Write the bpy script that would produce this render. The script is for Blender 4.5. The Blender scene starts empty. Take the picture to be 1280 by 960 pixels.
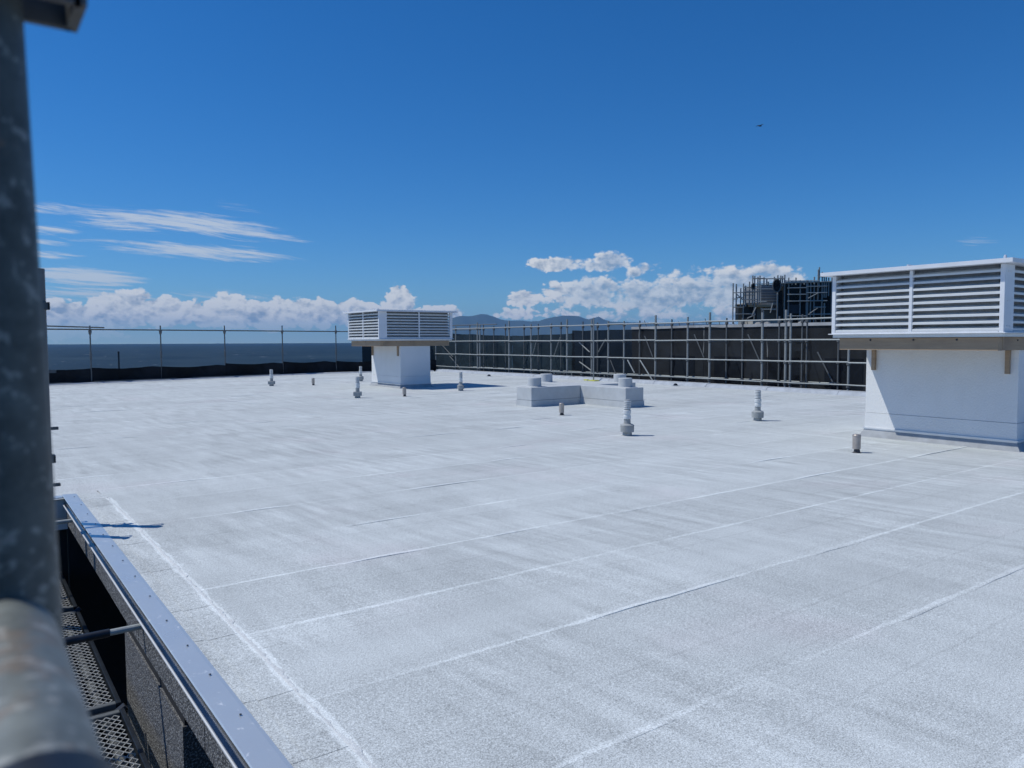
import bpy, math, random
from math import sin, cos, pi, atan2, sqrt
from mathutils import Vector, Matrix, noise
random.seed(7)
SC = bpy.context.scene
COL = SC.collection
# ------------------------------------------------------------------ camera
F = 950.0; EYE = 1.6
PSI = atan2(692, F); PIT = atan2(480 - 426.2, F); ROLL = math.radians(0.25)
fh = Vector((sin(PSI), cos(PSI), 0)); rt = Vector((cos(PSI), -sin(PSI), 0)); up0 = Vector((0, 0, 1))
FW = fh * cos(PIT) - up0 * sin(PIT); UP = up0 * cos(PIT) + fh * sin(PIT)
RT = rt * cos(ROLL) - UP * sin(ROLL); UP = UP * cos(ROLL) + rt * sin(ROLL)
CAM = Vector((0, 0, EYE))
def ray(x, y): return FW + RT * ((x - 640) / F) + UP * ((480 - y) / F)
def at(x, y, z=0.0):
    d = ray(x, y); return CAM + d * ((z - EYE) / d.z)
def onX(x, y, X):
    d = ray(x, y); return CAM + d * (X / d.x)
def far(x, y, dist): return CAM + ray(x, y) * dist
cd = bpy.data.cameras.new('camera'); cam = bpy.data.objects.new('camera', cd); COL.objects.link(cam)
cd.sensor_width = 36; cd.lens = F / 1280 * 36; cd.clip_start = 0.02; cd.clip_end = 90000
cam.matrix_world = Matrix(((RT.x, UP.x, -FW.x, 0), (RT.y, UP.y, -FW.y, 0), (RT.z, UP.z, -FW.z, EYE), (0, 0, 0, 1)))
cd.dof.use_dof = True; cd.dof.focus_distance = 11; cd.dof.aperture_fstop = 7.5
SC.camera = cam
# ------------------------------------------------------------------ light
SUND = Vector((-.53, .43, 1.0)).normalized()          # towards the sun
SUN_EL = math.asin(SUND.z); SUN_AZ = atan2(SUND.x, SUND.y)
sl = bpy.data.lights.new('sun', 'SUN'); sl.energy = 3.6; sl.angle = math.radians(.5); sl.color = (1, .985, .915)
so = bpy.data.objects.new('sun', sl); COL.objects.link(so); so.rotation_euler = SUND.to_track_quat('Z', 'Y').to_euler(); so.location = (-20, 15, 40)
SC.view_settings.view_transform = 'Standard'; SC.view_settings.look = 'None'; SC.view_settings.gamma = 1
SC.view_settings.exposure = -0.15
SC.cycles.max_bounces = 6; SC.cycles.volume_bounces = 0; SC.cycles.transparent_max_bounces = 12

class G:                                              # tiny node-expression helper
    def __init__(s, nt): s.nt = nt
    def n(s, t, **kw):
        nd = s.nt.nodes.new(t)
        for k, v in kw.items(): setattr(nd, k, v)
        return nd
    def put(s, sock, v):
        if isinstance(v, (int, float)): sock.default_value = v
        elif isinstance(v, tuple):
            sock.default_value = v if len(v) == len(sock.default_value) else v + (1,)
        else: s.nt.links.new(v, sock)
    def m(s, op, a, b=None, c=None, clamp=False):
        nd = s.n('ShaderNodeMath', operation=op, use_clamp=clamp); s.put(nd.inputs[0], a)
        if b is not None: s.put(nd.inputs[1], b)
        if c is not None: s.put(nd.inputs[2], c)
        return nd.outputs[0]
    def add(s, a, b): return s.m('ADD', a, b)
    def sub(s, a, b): return s.m('SUBTRACT', a, b)
    def mul(s, a, b): return s.m('MULTIPLY', a, b)
    def mx(s, a, b): return s.m('MAXIMUM', a, b)
    def ramp(s, v, a, b, x=0.0, y=1.0, smooth=True):
        nd = s.n('ShaderNodeMapRange', interpolation_type='SMOOTHSTEP' if smooth else 'LINEAR')
        s.put(nd.inputs[0], v); s.put(nd.inputs[1], a); s.put(nd.inputs[2], b); s.put(nd.inputs[3], x); s.put(nd.inputs[4], y)
        return nd.outputs[0]
    def xyz(s, x, y, z):
        nd = s.n('ShaderNodeCombineXYZ'); s.put(nd.inputs[0], x); s.put(nd.inputs[1], y); s.put(nd.inputs[2], z); return nd.outputs[0]
    def sep(s, v):
        nd = s.n('ShaderNodeSeparateXYZ'); s.put(nd.inputs[0], v); return nd.outputs
    def noise(s, vec, scale=1.0, detail=4.0, rough=.5, dist=0.0):
        nd = s.n('ShaderNodeTexNoise'); s.put(nd.inputs['Vector'], vec); nd.inputs['Scale'].default_value = scale
        nd.inputs['Detail'].default_value = detail; nd.inputs['Roughness'].default_value = rough; nd.inputs['Distortion'].default_value = dist
        return nd.outputs[0]
    def mix(s, f, a, b):
        nd = s.n('ShaderNodeMix', data_type='RGBA'); s.put(nd.inputs[0], f); s.put(nd.inputs[6], a); s.put(nd.inputs[7], b); return nd.outputs[2]
    def vmul(s, v, t):
        nd = s.n('ShaderNodeVectorMath', operation='MULTIPLY'); s.put(nd.inputs[0], v); nd.inputs[1].default_value = t; return nd.outputs[0]

SKY_TINT = (.74, 1.045, 1.39); SKY_SAT = 1.12
def build_world():
    w = bpy.data.worlds.new('World'); SC.world = w; w.use_nodes = True
    nt = w.node_tree; nt.nodes.clear(); g = G(nt)
    sky = g.n('ShaderNodeTexSky', sky_type='NISHITA'); sky.sun_disc = False
    sky.sun_elevation = SUN_EL; sky.sun_rotation = SUN_AZ
    sky.altitude = 0; sky.air_density = 1.0; sky.dust_density = 0.0; sky.ozone_density = 6.0
    tint = g.n('ShaderNodeVectorMath', operation='MULTIPLY'); nt.links.new(sky.outputs[0], tint.inputs[0]); tint.inputs[1].default_value = SKY_TINT
    hs = g.n('ShaderNodeHueSaturation'); hs.inputs['Saturation'].default_value = SKY_SAT
    nt.links.new(tint.outputs[0], hs.inputs['Color'])
    tc = g.n('ShaderNodeTexCoord').outputs['Generated']
    x, y, z = g.sep(tc)
    # angles in "reference pixels": right of and above a compass point on the horizon
    az = g.m('ARCTAN2', g.sub(g.mul(x, cos(PSI)), g.mul(y, sin(PSI))), g.add(g.mul(x, sin(PSI)), g.mul(y, cos(PSI))))
    el = g.m('ARCSINE', z)
    def ang(px, py):
        d = ray(px, py).normalized(); a = atan2(d.dot(rt), d.dot(fh)); return a, math.asin(d.z)
    def blobs(lst):
        out = None
        for (px, py, rx, ry, wgt, tilt) in lst:
            a0, e0 = ang(px, py); ra = rx / F * cos(a0) ** 2; re = ry / F * cos(a0)
            da = g.m('DIVIDE', g.sub(az, a0), ra)
            de = g.m('DIVIDE', g.sub(g.sub(el, e0), g.mul(g.sub(az, a0), tilt)), re)
            v = g.mul(g.sub(1.0, g.add(g.mul(da, da), g.mul(de, de))), wgt)
            out = v if out is None else g.m('SMOOTH_MAX', out, v, .12)
        return out
    # ---- cumulus along the horizon
    cum = blobs([(90, 400, 95, 26, 1, 0), (150, 390, 60, 27, 1, 0), (200, 390, 45, 20, 1, 0), (255, 392, 45, 20, .9, 0), (285, 386, 30, 27, 1, 0),
                 (335, 393, 55, 22, 1, 0), (395, 392, 45, 22, 1, 0), (440, 392, 45, 20, 1, 0), (499, 380, 24, 22, 1, 0), (520, 394, 60, 15, .8, 0),
                 (700, 331, 52, 10, .9, 0), (766, 326, 26, 13, 1, 0), (740, 333, 50, 8, .8, 0), (806, 337, 28, 9, .7, .25), (655, 374, 26, 12, .95, 0),
                 (740, 366, 62, 22, 1, 0), (735, 352, 18, 10, .7, 0), (820, 370, 90, 26, 1, 0), (900, 362, 70, 30, .95, 0), (870, 348, 60, 16, .6, 0),
                 (960, 350, 50, 22, .8, 0), (660, 392, 50, 9, .6, 0), (800, 395, 110, 9, .55, 0), (1000, 392, 160, 20, .8, 0)])
    # further clouds all round the horizon, outside the photographed sector
    ring = g.mul(g.sub(1.0, g.m('ABSOLUTE', g.m('DIVIDE', g.sub(el, .03), .035))), g.ramp(g.m('ABSOLUTE', az), .62, .72))
    ring = g.mul(ring, g.ramp(g.noise(g.vmul(tc, (2.5, 2.5, 2.5)), 1, 2), .42, .6))
    ring = g.sub(g.mul(ring, 2.6), 1.7)
    cum = g.mx(cum, ring)
    P = g.xyz(g.mul(az, 1.0), g.mul(el, 1.35), 0.0)
    def cnoise(dx, dy):
        q = g.n('ShaderNodeVectorMath', operation='ADD'); nt.links.new(P, q.inputs[0]); q.inputs[1].default_value = (dx, dy, 0)
        a = g.noise(q.outputs[0], 30, 5, .55, .2)
        b1 = g.m('ABSOLUTE', g.sub(g.noise(q.outputs[0], 55, 1, .5), .5))
        b2 = g.m('ABSOLUTE', g.sub(g.noise(q.outputs[0], 125, 1, .5), .5))
        return g.add(a, g.add(g.mul(g.sub(b1, .10), .75), g.mul(g.sub(b2, .10), .38)))
    n0 = cnoise(0, 0); n1 = cnoise(-.0050, .0085)
    dens = g.add(g.add(cum, .12), g.mul(g.sub(n0, .5), 2.6))
    right = g.ramp(az, .02, .12)
    ca = g.ramp(dens, .10, g.m('MULTIPLY_ADD', right, .36, .36))
    ca = g.mul(ca, g.ramp(cum, -.75, -.15))
    ca = g.mul(ca, g.sub(.96, g.mul(g.mul(right, g.ramp(cum, .2, .8)), .22)))
    relief = g.mul(g.sub(n0, n1), 3.0)
    thick = g.ramp(dens, .3, 1.7, 0, 1)
    lit = g.add(g.sub(.98, g.mul(thick, g.add(.52, g.mul(right, .28)))), relief)
    soft = g.noise(g.xyz(g.mul(az, 1.0), g.mul(el, 2.2), 0.0), 17, 3, .5)
    lit = g.m('MULTIPLY_ADD', g.sub(soft, .5), 1.1, lit)
    lit = g.m('MINIMUM', g.mx(lit, 0.12), 1.0)
    ccol = g.mix(lit, (3.3, 4.5, 6.2), (10.6, 10.9, 11.2))
    # clouds low on the horizon sink into the air
    base = g.ramp(el, .005, .034, .2, 1.0)
    ca = g.mul(ca, base)
    col = g.mix(ca, hs.outputs[0], ccol)
    # ---- streaks of cirrus
    cir = blobs([(170, 270, 130, 10, 1.15, -.04), (245, 280, 120, 15, 1.2, -.08), (320, 295, 60, 8, .9, -.06), (150, 283, 60, 7, .8, -.05), (240, 313, 140, 11, 1.2, -.04), (100, 345, 85, 12, 1.25, -.04),
                 (60, 366, 110, 10, .9, 0), (60, 262, 50, 7, .9, 0), (65, 288, 40, 6, .9, 0), (60, 303, 45, 5, .8, 0), (60, 318, 60, 6, .9, 0), (110, 368, 80, 9, .9, 0), (300, 259, 40, 4, .25, -.2), (230, 368, 100, 6, .35, 0),
                 (1226, 300, 28, 7, .55, 0), (-80, 300, 120, 20, .8, 0), (-90, 350, 120, 18, 1, 0)])
    wv = g.mul(g.noise(g.xyz(g.mul(az, 6), g.mul(el, 9), 0.0), 1, 2), .022)
    s1 = g.noise(g.xyz(g.mul(az, 17.0), g.mul(g.add(g.add(el, wv), g.mul(az, .09)), 260.0), 3.3), 1, 7, .68, .25)
    s2 = g.noise(g.xyz(g.mul(az, 9), g.mul(el, 45), 9.1), 1, 3, .5)
    cd_ = g.add(cir, g.add(g.mul(g.sub(s1, .5), 4.6), g.mul(g.sub(s2, .5), 1.6)))
    cia = g.mul(g.ramp(cd_, .0, 1.5), .82)
    cia = g.mul(cia, g.ramp(cir, -1.1, .0))
    col = g.mix(cia, col, (8.2, 9.1, 10.2))
    bg = g.n('ShaderNodeBackground'); nt.links.new(col, bg.inputs[0]); bg.inputs[1].default_value = .078
    out = g.n('ShaderNodeOutputWorld'); nt.links.new(bg.outputs[0], out.inputs[0])
    w.cycles.sampling_method = 'MANUAL'; w.cycles.sample_map_resolution = 512
build_world()

# ------------------------------------------------------------------ materials
MATS = {}
def mat(name, fn):
    if name in MATS: return MATS[name]
    m = bpy.data.materials.new(name); m.use_nodes = True; nt = m.node_tree; g = G(nt)
    b = nt.nodes['Principled BSDF']; MATS[name] = m; fn(g, b, nt); return m
def setp(g, b, **kw):
    names = dict(col='Base Color', rough='Roughness', metal='Metallic', spec='Specular IOR Level', normal='Normal')
    for k, v in kw.items(): g.put(b.inputs[names[k]], v)
def bump(g, h, strength=.3, dist=.01):
    nd = g.n('ShaderNodeBump'); nd.inputs['Strength'].default_value = strength; nd.inputs['Distance'].default_value = dist
    g.put(nd.inputs['Height'], h); return nd.outputs[0]
def simple(name, c, rough=.6, metal=0.0, var=.12, vs=6.0, bs=0.0, bscale=60.0, obj=True, spec=.5):
    def fn(g, b, nt):
        tc = g.n('ShaderNodeTexCoord').outputs['Object']
        n = g.noise(tc, vs, 5, .6)
        f = g.ramp(n, .3, .7, 1 - var, 1 + var)
        mc = g.n('ShaderNodeVectorMath', operation='SCALE'); mc.inputs[0].default_value = c; g.put(mc.inputs[3], f)
        setp(g, b, col=mc.outputs[0], rough=rough, metal=metal, spec=spec)
        if bs: setp(g, b, normal=bump(g, g.noise(tc, bscale, 3, .6), bs))
    return mat(name, fn)
XS = 1.19
def fn_membrane(g, b, nt):
    gp = g.n('ShaderNodeNewGeometry').outputs['Position']; x, y, z = g.sep(gp)
    oi = g.n('ShaderNodeObjectInfo').outputs['Random']
    gran = g.noise(gp, 160, 2, .7); gran2 = g.noise(gp, 60, 3, .75)
    cloud = g.noise(gp, .9, 4, .55); mott = g.noise(gp, 7, 5, .65)
    streak = g.noise(g.xyz(g.mul(x, 4.2), g.mul(y, .55), 0.0), 1, 3, .5, .3)
    streak2 = g.noise(g.xyz(g.mul(g.add(x, g.mul(y, .12)), 8.5), g.mul(y, 1.1), 7.0), 1, 2, .5, .2)
    smask = g.ramp(g.noise(g.xyz(g.mul(x, .35), g.mul(y, .8), 1.0), 1, 2), .42, .6, .15, 1)
    band = g.noise(g.xyz(g.mul(x, .10), g.mul(y, 2.6), 5.0), 1, 3, .5)
    uv = g.n('ShaderNodeUVMap').outputs[0]; u, v, _ = g.sep(uv)          # v = metres from the near lap
    wob = g.mul(g.sub(g.noise(g.xyz(x, y, 0.0), 3.2, 5, .65), .5), .06)
    dv = g.m('ABSOLUTE', g.sub(g.add(v, wob), .022))
    seam = g.ramp(dv, .006, .030, 1, 0)
    seam = g.mul(seam, g.ramp(g.noise(g.xyz(g.mul(x, .5), g.mul(y, .9), 2.0), 1, 3), .34, .56, .3, 1))
    hem = g.ramp(g.m('ABSOLUTE', g.sub(g.add(v, g.mul(wob, .8)), .125)), .0, .02, .5, 0)     # selvedge ghost line
    val = g.m('MULTIPLY_ADD', g.sub(gran, .5), 1.3, .535)
    val = g.m('MULTIPLY_ADD', g.sub(gran2, .5), .45, val)
    val = g.m('MULTIPLY_ADD', g.sub(cloud, .5), .16, val)
    val = g.m('MULTIPLY_ADD', g.sub(mott, .5), .09, val)
    val = g.m('MULTIPLY_ADD', g.sub(streak, .5), .15, val)
    val = g.m('MULTIPLY_ADD', g.mul(g.sub(streak2, .5), smask), .36, val)
    val = g.m('MULTIPLY_ADD', g.sub(band, .5), .12, val)
    val = g.m('MULTIPLY_ADD', g.sub(oi, .5), .055, val)
    val = g.m('MULTIPLY_ADD', seam, .165, val)
    ghost = g.ramp(g.m('ABSOLUTE', g.sub(g.add(v, g.mul(wob, .5)), g.m('MULTIPLY_ADD', oi, .5, .3))), .003, .018, 1, 0)
    val = g.m('MULTIPLY_ADD', ghost, -.045, val)
    val = g.m('MULTIPLY_ADD', hem, -.06, val)
    pink = g.ramp(g.noise(gp, .6, 3), .55, .72)
    edge = g.m('ABSOLUTE', g.sub(g.add(x, g.mul(g.sub(g.noise(g.xyz(g.mul(x, 1.5), y, 0.0), 2.2, 6, .72), .5), .10)), XS + .012))
    eb = g.mul(g.ramp(edge, .021, .036, 1, 0), g.ramp(y, 8.7, 8.8, 1, 0))
    dust = g.mul(g.ramp(g.noise(gp, 26, 5, .7), .5, .62, 0, 1), g.mul(g.ramp(edge, .02, .09, 1, 0), g.ramp(y, 8.7, 8.8, 1, 0)))
    val = g.add(val, g.m('MAXIMUM', g.mul(eb, .20), g.mul(dust, .12)))
    c = g.mix(pink, (.985, 1.035, 1.025), (1.01, 1.025, 1.025))
    mc = g.n('ShaderNodeVectorMath', operation='SCALE'); g.put(mc.inputs[0], c); g.put(mc.inputs[3], g.mx(val, .05))
    h = g.add(g.mul(gran, .6), g.mul(gran2, .6))
    setp(g, b, col=mc.outputs[0], rough=.85, spec=.25, normal=bump(g, h, .5, .004))
M_memb = mat('granulated_membrane', fn_membrane)
def fn_bleed(g, b, nt):
    gp = g.n('ShaderNodeNewGeometry').outputs['Position']
    n = g.noise(gp, 130, 3, .7); n2 = g.noise(gp, 9, 4, .6)
    v = g.add(g.m('MULTIPLY_ADD', g.sub(n, .5), .8, .73), g.mul(g.sub(n2, .5), .3))
    mc = g.n('ShaderNodeVectorMath', operation='SCALE'); mc.inputs[0].default_value = (1.0, 1.02, 1.0); g.put(mc.inputs[3], v)
    setp(g, b, col=mc.outputs[0], rough=.85, spec=.25, normal=bump(g, n, .8, .006))
M_bleed = mat('granule_seam', fn_bleed)
def fn_cap(g, b, nt):
    gp = g.n('ShaderNodeNewGeometry').outputs['Position']
    s = g.noise(gp, 14, 5, .7, .6); sp = g.ramp(s, .60, .68); n = g.noise(gp, 3, 4)
    fing = g.ramp(g.noise(gp, 45, 4, .7), .56, .66, 0, .5)
    c = g.mix(g.mx(g.mul(sp, .55), g.mul(fing, sp)), (.60, .64, .66), (.86, .88, .9))
    setp(g, b, col=c, metal=g.ramp(sp, 0, 1, .42, .2), rough=g.add(.2, g.mul(n, .2)), normal=bump(g, g.noise(gp, 2.2, 3), .25, .03))
M_cap = mat('folded_metal_flashing', fn_cap)
def fn_stucco(g, b, nt):
    gp = g.n('ShaderNodeNewGeometry').outputs['Position']
    v = g.noise(gp, 95, 3, .65); s = g.ramp(v, .48, .68)
    c = g.mix(s, (.07, .071, .075), (.52, .52, .52))
    setp(g, b, col=c, rough=.75, spec=.35, normal=bump(g, v, 1.0, .012))
M_capface = simple('dark_reflection_flashing', (.16, .18, .20), .16, .95, .25, 2.5)  # capping metal darkened: the dark reflection on its face is put into the colour
M_stucco = mat('stone_chip_render', fn_stucco)
def fn_galv(base, dirt=.35, name='galvanised_tube'):
    def fn(g, b, nt):
        tc = g.n('ShaderNodeTexCoord').outputs['Object']
        n = g.noise(tc, 14, 6, .65, .4); n2 = g.noise(tc, 70, 3, .6); rust = g.ramp(g.noise(tc, 9, 4, .6, .5), .62, .72, 0, dirt)
        v = g.m('MULTIPLY_ADD', g.sub(n, .5), .55, 1.0); v = g.m('MULTIPLY_ADD', g.sub(n2, .5), .35, v)
        mc = g.n('ShaderNodeVectorMath', operation='SCALE'); mc.inputs[0].default_value = base; g.put(mc.inputs[3], v)
        setp(g, b, col=g.mix(rust, mc.outputs[0], (.20, .12, .07)), metal=.15, rough=g.m('MULTIPLY_ADD', n, .3, .42), normal=bump(g, n2, .15, .002))
    return mat(name, fn)
M_galv = fn_galv((.27, .285, .28))
M_galvL = fn_galv((.38, .405, .395), .15, 'weathered_ledger_tube')
M_galvD = fn_galv((.12, .13, .135), .2, 'dark_standard_tube')
def fn_ledgertube(g, b, nt):
    tc = g.n('ShaderNodeTexCoord').outputs['Object']
    n = g.noise(tc, 48, 6, .7, 0); sp = g.ramp(g.noise(tc, 60, 4, .65), .55, .62); rust = g.ramp(g.noise(tc, 38, 5, .7, 0), .52, .62, 0, .85)
    v = g.m('MULTIPLY_ADD', g.sub(n, .5), 1.6, 1.0)
    mc = g.n('ShaderNodeVectorMath', operation='SCALE'); mc.inputs[0].default_value = (.185, .20, .185); g.put(mc.inputs[3], v)
    c = g.mix(rust, mc.outputs[0], (.21, .175, .14)); c = g.mix(g.mul(sp, .4), c, (.58, .57, .52))
    setp(g, b, col=c, metal=.25, rough=.5)
M_nearL = mat('stained_ledger_tube', fn_ledgertube)
def fn_neartube(g, b, nt):
    tc = g.n('ShaderNodeTexCoord').outputs['Object']
    n = g.noise(tc, 55, 6, .68, 0); spots = g.ramp(g.noise(tc, 110, 3, .6), .58, .66)
    rust = g.ramp(g.noise(tc, 30, 5, .7, 0), .62, .74, 0, .6)
    v = g.m('MULTIPLY_ADD', g.sub(n, .5), 1.9, 1.0)
    mc = g.n('ShaderNodeVectorMath', operation='SCALE'); mc.inputs[0].default_value = (.085, .10, .10); g.put(mc.inputs[3], v)
    c = g.mix(g.mul(spots, .3), mc.outputs[0], (.5, .52, .5)); c = g.mix(rust, c, (.22, .14, .09))
    setp(g, b, col=c, metal=.2, rough=.5, spec=.3)
M_near = mat('old_galvanised_tube', fn_neartube)
M_black = simple('black_steel', (.03, .035, .045), .45, .6, .3, 20)
M_void = simple('recess_shade_black', (.012, .013, .016), .9, 0, .3, 2)  # near-black colour carries the deep shade of the wall recesses
M_mesh = simple('galvanised_mesh', (.50, .50, .48), .5, .35, .3, 30)
M_plankframe = simple('dark_plank_channel', (.022, .028, .036), .45, .5, .3, 12)
M_white = simple('white_powder_coat', (.72, .74, .77), .38, 0, .04, 3)
M_louv = simple('grey_white_louvre', (.66, .68, .68), .4, 0, .05, 5)
M_dark = simple('dark_interior', (.035, .04, .05), .8, 0, .2, 3)
def fn_pwall(g, b, nt):
    tc = g.n('ShaderNodeTexCoord').outputs['Object']
    n = g.noise(tc, 34, 3, .6); w = g.noise(tc, 2.5, 4, .6)
    mc = g.n('ShaderNodeVectorMath', operation='SCALE'); mc.inputs[0].default_value = (.76, .765, .755); g.put(mc.inputs[3], g.m('MULTIPLY_ADD', g.sub(w, .5), .14, 1.0))
    setp(g, b, col=mc.outputs[0], rough=.7, normal=bump(g, n, .45, .012))
M_pwall = mat('painted_torch_on_wall', fn_pwall)
M_curb = simple('membrane_upstand', (.50, .52, .53), .85, 0, .06, 5, .2, 120, spec=.2)
M_flash = simple('membrane_skirt', (.40, .43, .47), .7, 0, .12, 5, .3, 80, spec=.3)
M_screen = simple('grey_bird_mesh', (.24, .245, .25), .7, .2, .15, 8)
M_skirt = simple('dark_membrane_skirt', (.36, .375, .39), .8, 0, .12, 5, .3, 80, spec=.2)
M_trim = simple('aluminium_trim', (.72, .73, .74), .35, .3, .05, 5)
def fn_beam(g, b, nt):
    tc = g.n('ShaderNodeTexCoord').outputs['Object']
    n = g.noise(g.vmul(tc, (1.2, 1.2, 9)), 3, 5, .6, .3); n2 = g.noise(tc, 1.3, 3)
    c = g.mix(n, (.26, .185, .125), (.44, .33, .22)); c = g.mix(g.ramp(n2, .5, .75, 0, .6), c, (.13, .10, .08))
    setp(g, b, col=c, rough=.75)
M_beam = mat('weathered_steel_beam', fn_beam)
M_pvc = simple('grey_pvc', (.33, .345, .345), .6, 0, .12, 12)
M_pvcD = simple('weathered_grey_collar', (.33, .345, .345), .8, 0, .14, 14, .2, 60)
M_pvcW = simple('white_pvc', (.66, .68, .68), .45, 0, .08, 10)
M_stub = simple('bronze_pipe', (.44, .39, .35), .42, .45, .15, 10)
M_stubD = simple('dark_foot', (.06, .06, .065), .7, 0, .2, 10)
def fn_net(op, c1, name):
    def fn(g, b, nt):
        tc = g.n('ShaderNodeTexCoord').outputs['Object']
        n = g.noise(tc, .8, 5, .6, .6); n2 = g.noise(g.vmul(tc, (3, 3, 60)), 1, 2)
        mc = g.n('ShaderNodeVectorMath', operation='SCALE'); mc.inputs[0].default_value = c1
        g.put(mc.inputs[3], g.m('MULTIPLY_ADD', g.sub(n, .5), 2.6, g.m('MULTIPLY_ADD', g.sub(n2, .5), .4, 1.0)))
        setp(g, b, col=mc.outputs[0], rough=.85, spec=.06, normal=bump(g, n, .5, .15))
        tr = g.n('ShaderNodeBsdfTransparent'); mx = g.n('ShaderNodeMixShader'); g.put(mx.inputs[0], op)
        nt.links.new(tr.outputs[0], mx.inputs[1]); nt.links.new(b.outputs[0], mx.inputs[2]); nt.links.new(mx.outputs[0], nt.nodes['Material Output'].inputs[0])
    return mat(name, fn)
M_netD = fn_net(.90, (.009, .0125, .018), 'black_shade_cloth')
M_netB = fn_net(.90, (.020, .031, .038), 'faded_green_shade_cloth')
M_cloth = fn_net(.985, (.013, .015, .019), 'black_debris_cloth')
M_netT = fn_net(.93, (.022, .028, .030), 'tower_netting')
def fn_sea(g, b, nt):
    gp = g.n('ShaderNodeNewGeometry').outputs['Position']; x, y, z = g.sep(gp)
    dist = g.m('SQRT', g.add(g.mul(x, x), g.mul(y, y)))
    w1 = g.noise(gp, .10, 8, .6, .3); w2 = g.noise(g.vmul(gp, (1, .6, 1)), .0075, 9, .72)
    caps = g.mul(g.ramp(g.noise(g.vmul(gp, (1, .5, 1)), .035, 8, .72), .64, .69), g.ramp(dist, 1500, 6000, 1, 0))
    pat = g.noise(gp, .0016, 5, .6)
    c = g.mix(g.ramp(w2, .3, .7), (.006, .017, .024), (.032, .052, .062))
    c = g.mix(g.ramp(pat, .4, .65, 0, .45), c, (.014, .030, .044))
    c = g.mix(g.mul(caps, .8), c, (.6, .65, .68))
    setp(g, b, col=c, rough=.55, spec=.12, normal=bump(g, g.add(w1, g.mul(w2, 3)), .9, 2.0))
M_sea = mat('sea_water', fn_sea)
def fn_hill(g, b, nt):
    gp = g.n('ShaderNodeNewGeometry').outputs['Position']
    n = g.noise(gp, .0012, 7, .6); setp(g, b, col=g.mix(n, (.035, .05, .03), (.09, .10, .06)), rough=.95, spec=.05)
M_hill = mat('forested_hill', fn_hill)
M_ground = simple('coastal_ground', (.09, .10, .07), .95, 0, .4, .08)
M_conc = simple('raw_concrete', (.30, .29, .27), .85, 0, .2, 1.2, .3, 20)
M_beige = simple('beige_wall', (.34, .32, .28), .85, 0, .15, .8)
M_yellow = simple('yellow_plastic', (.55, .55, .08), .5, 0, .1, 8)
M_shadeboard = simple('shade_dark_board', (.05, .048, .045), .9, 0, .8, 7)  # board colour darkened for the shade below the mesh planks
M_board = simple('scaffold_board', (.40, .385, .35), .8, .0, .25, 5)
M_bird = simple('dark_feathers', (.02, .02, .022), .8)
M_farwall = simple('grey_block_wall', (.20, .21, .21), .85, 0, .3, 1.0)

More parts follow.
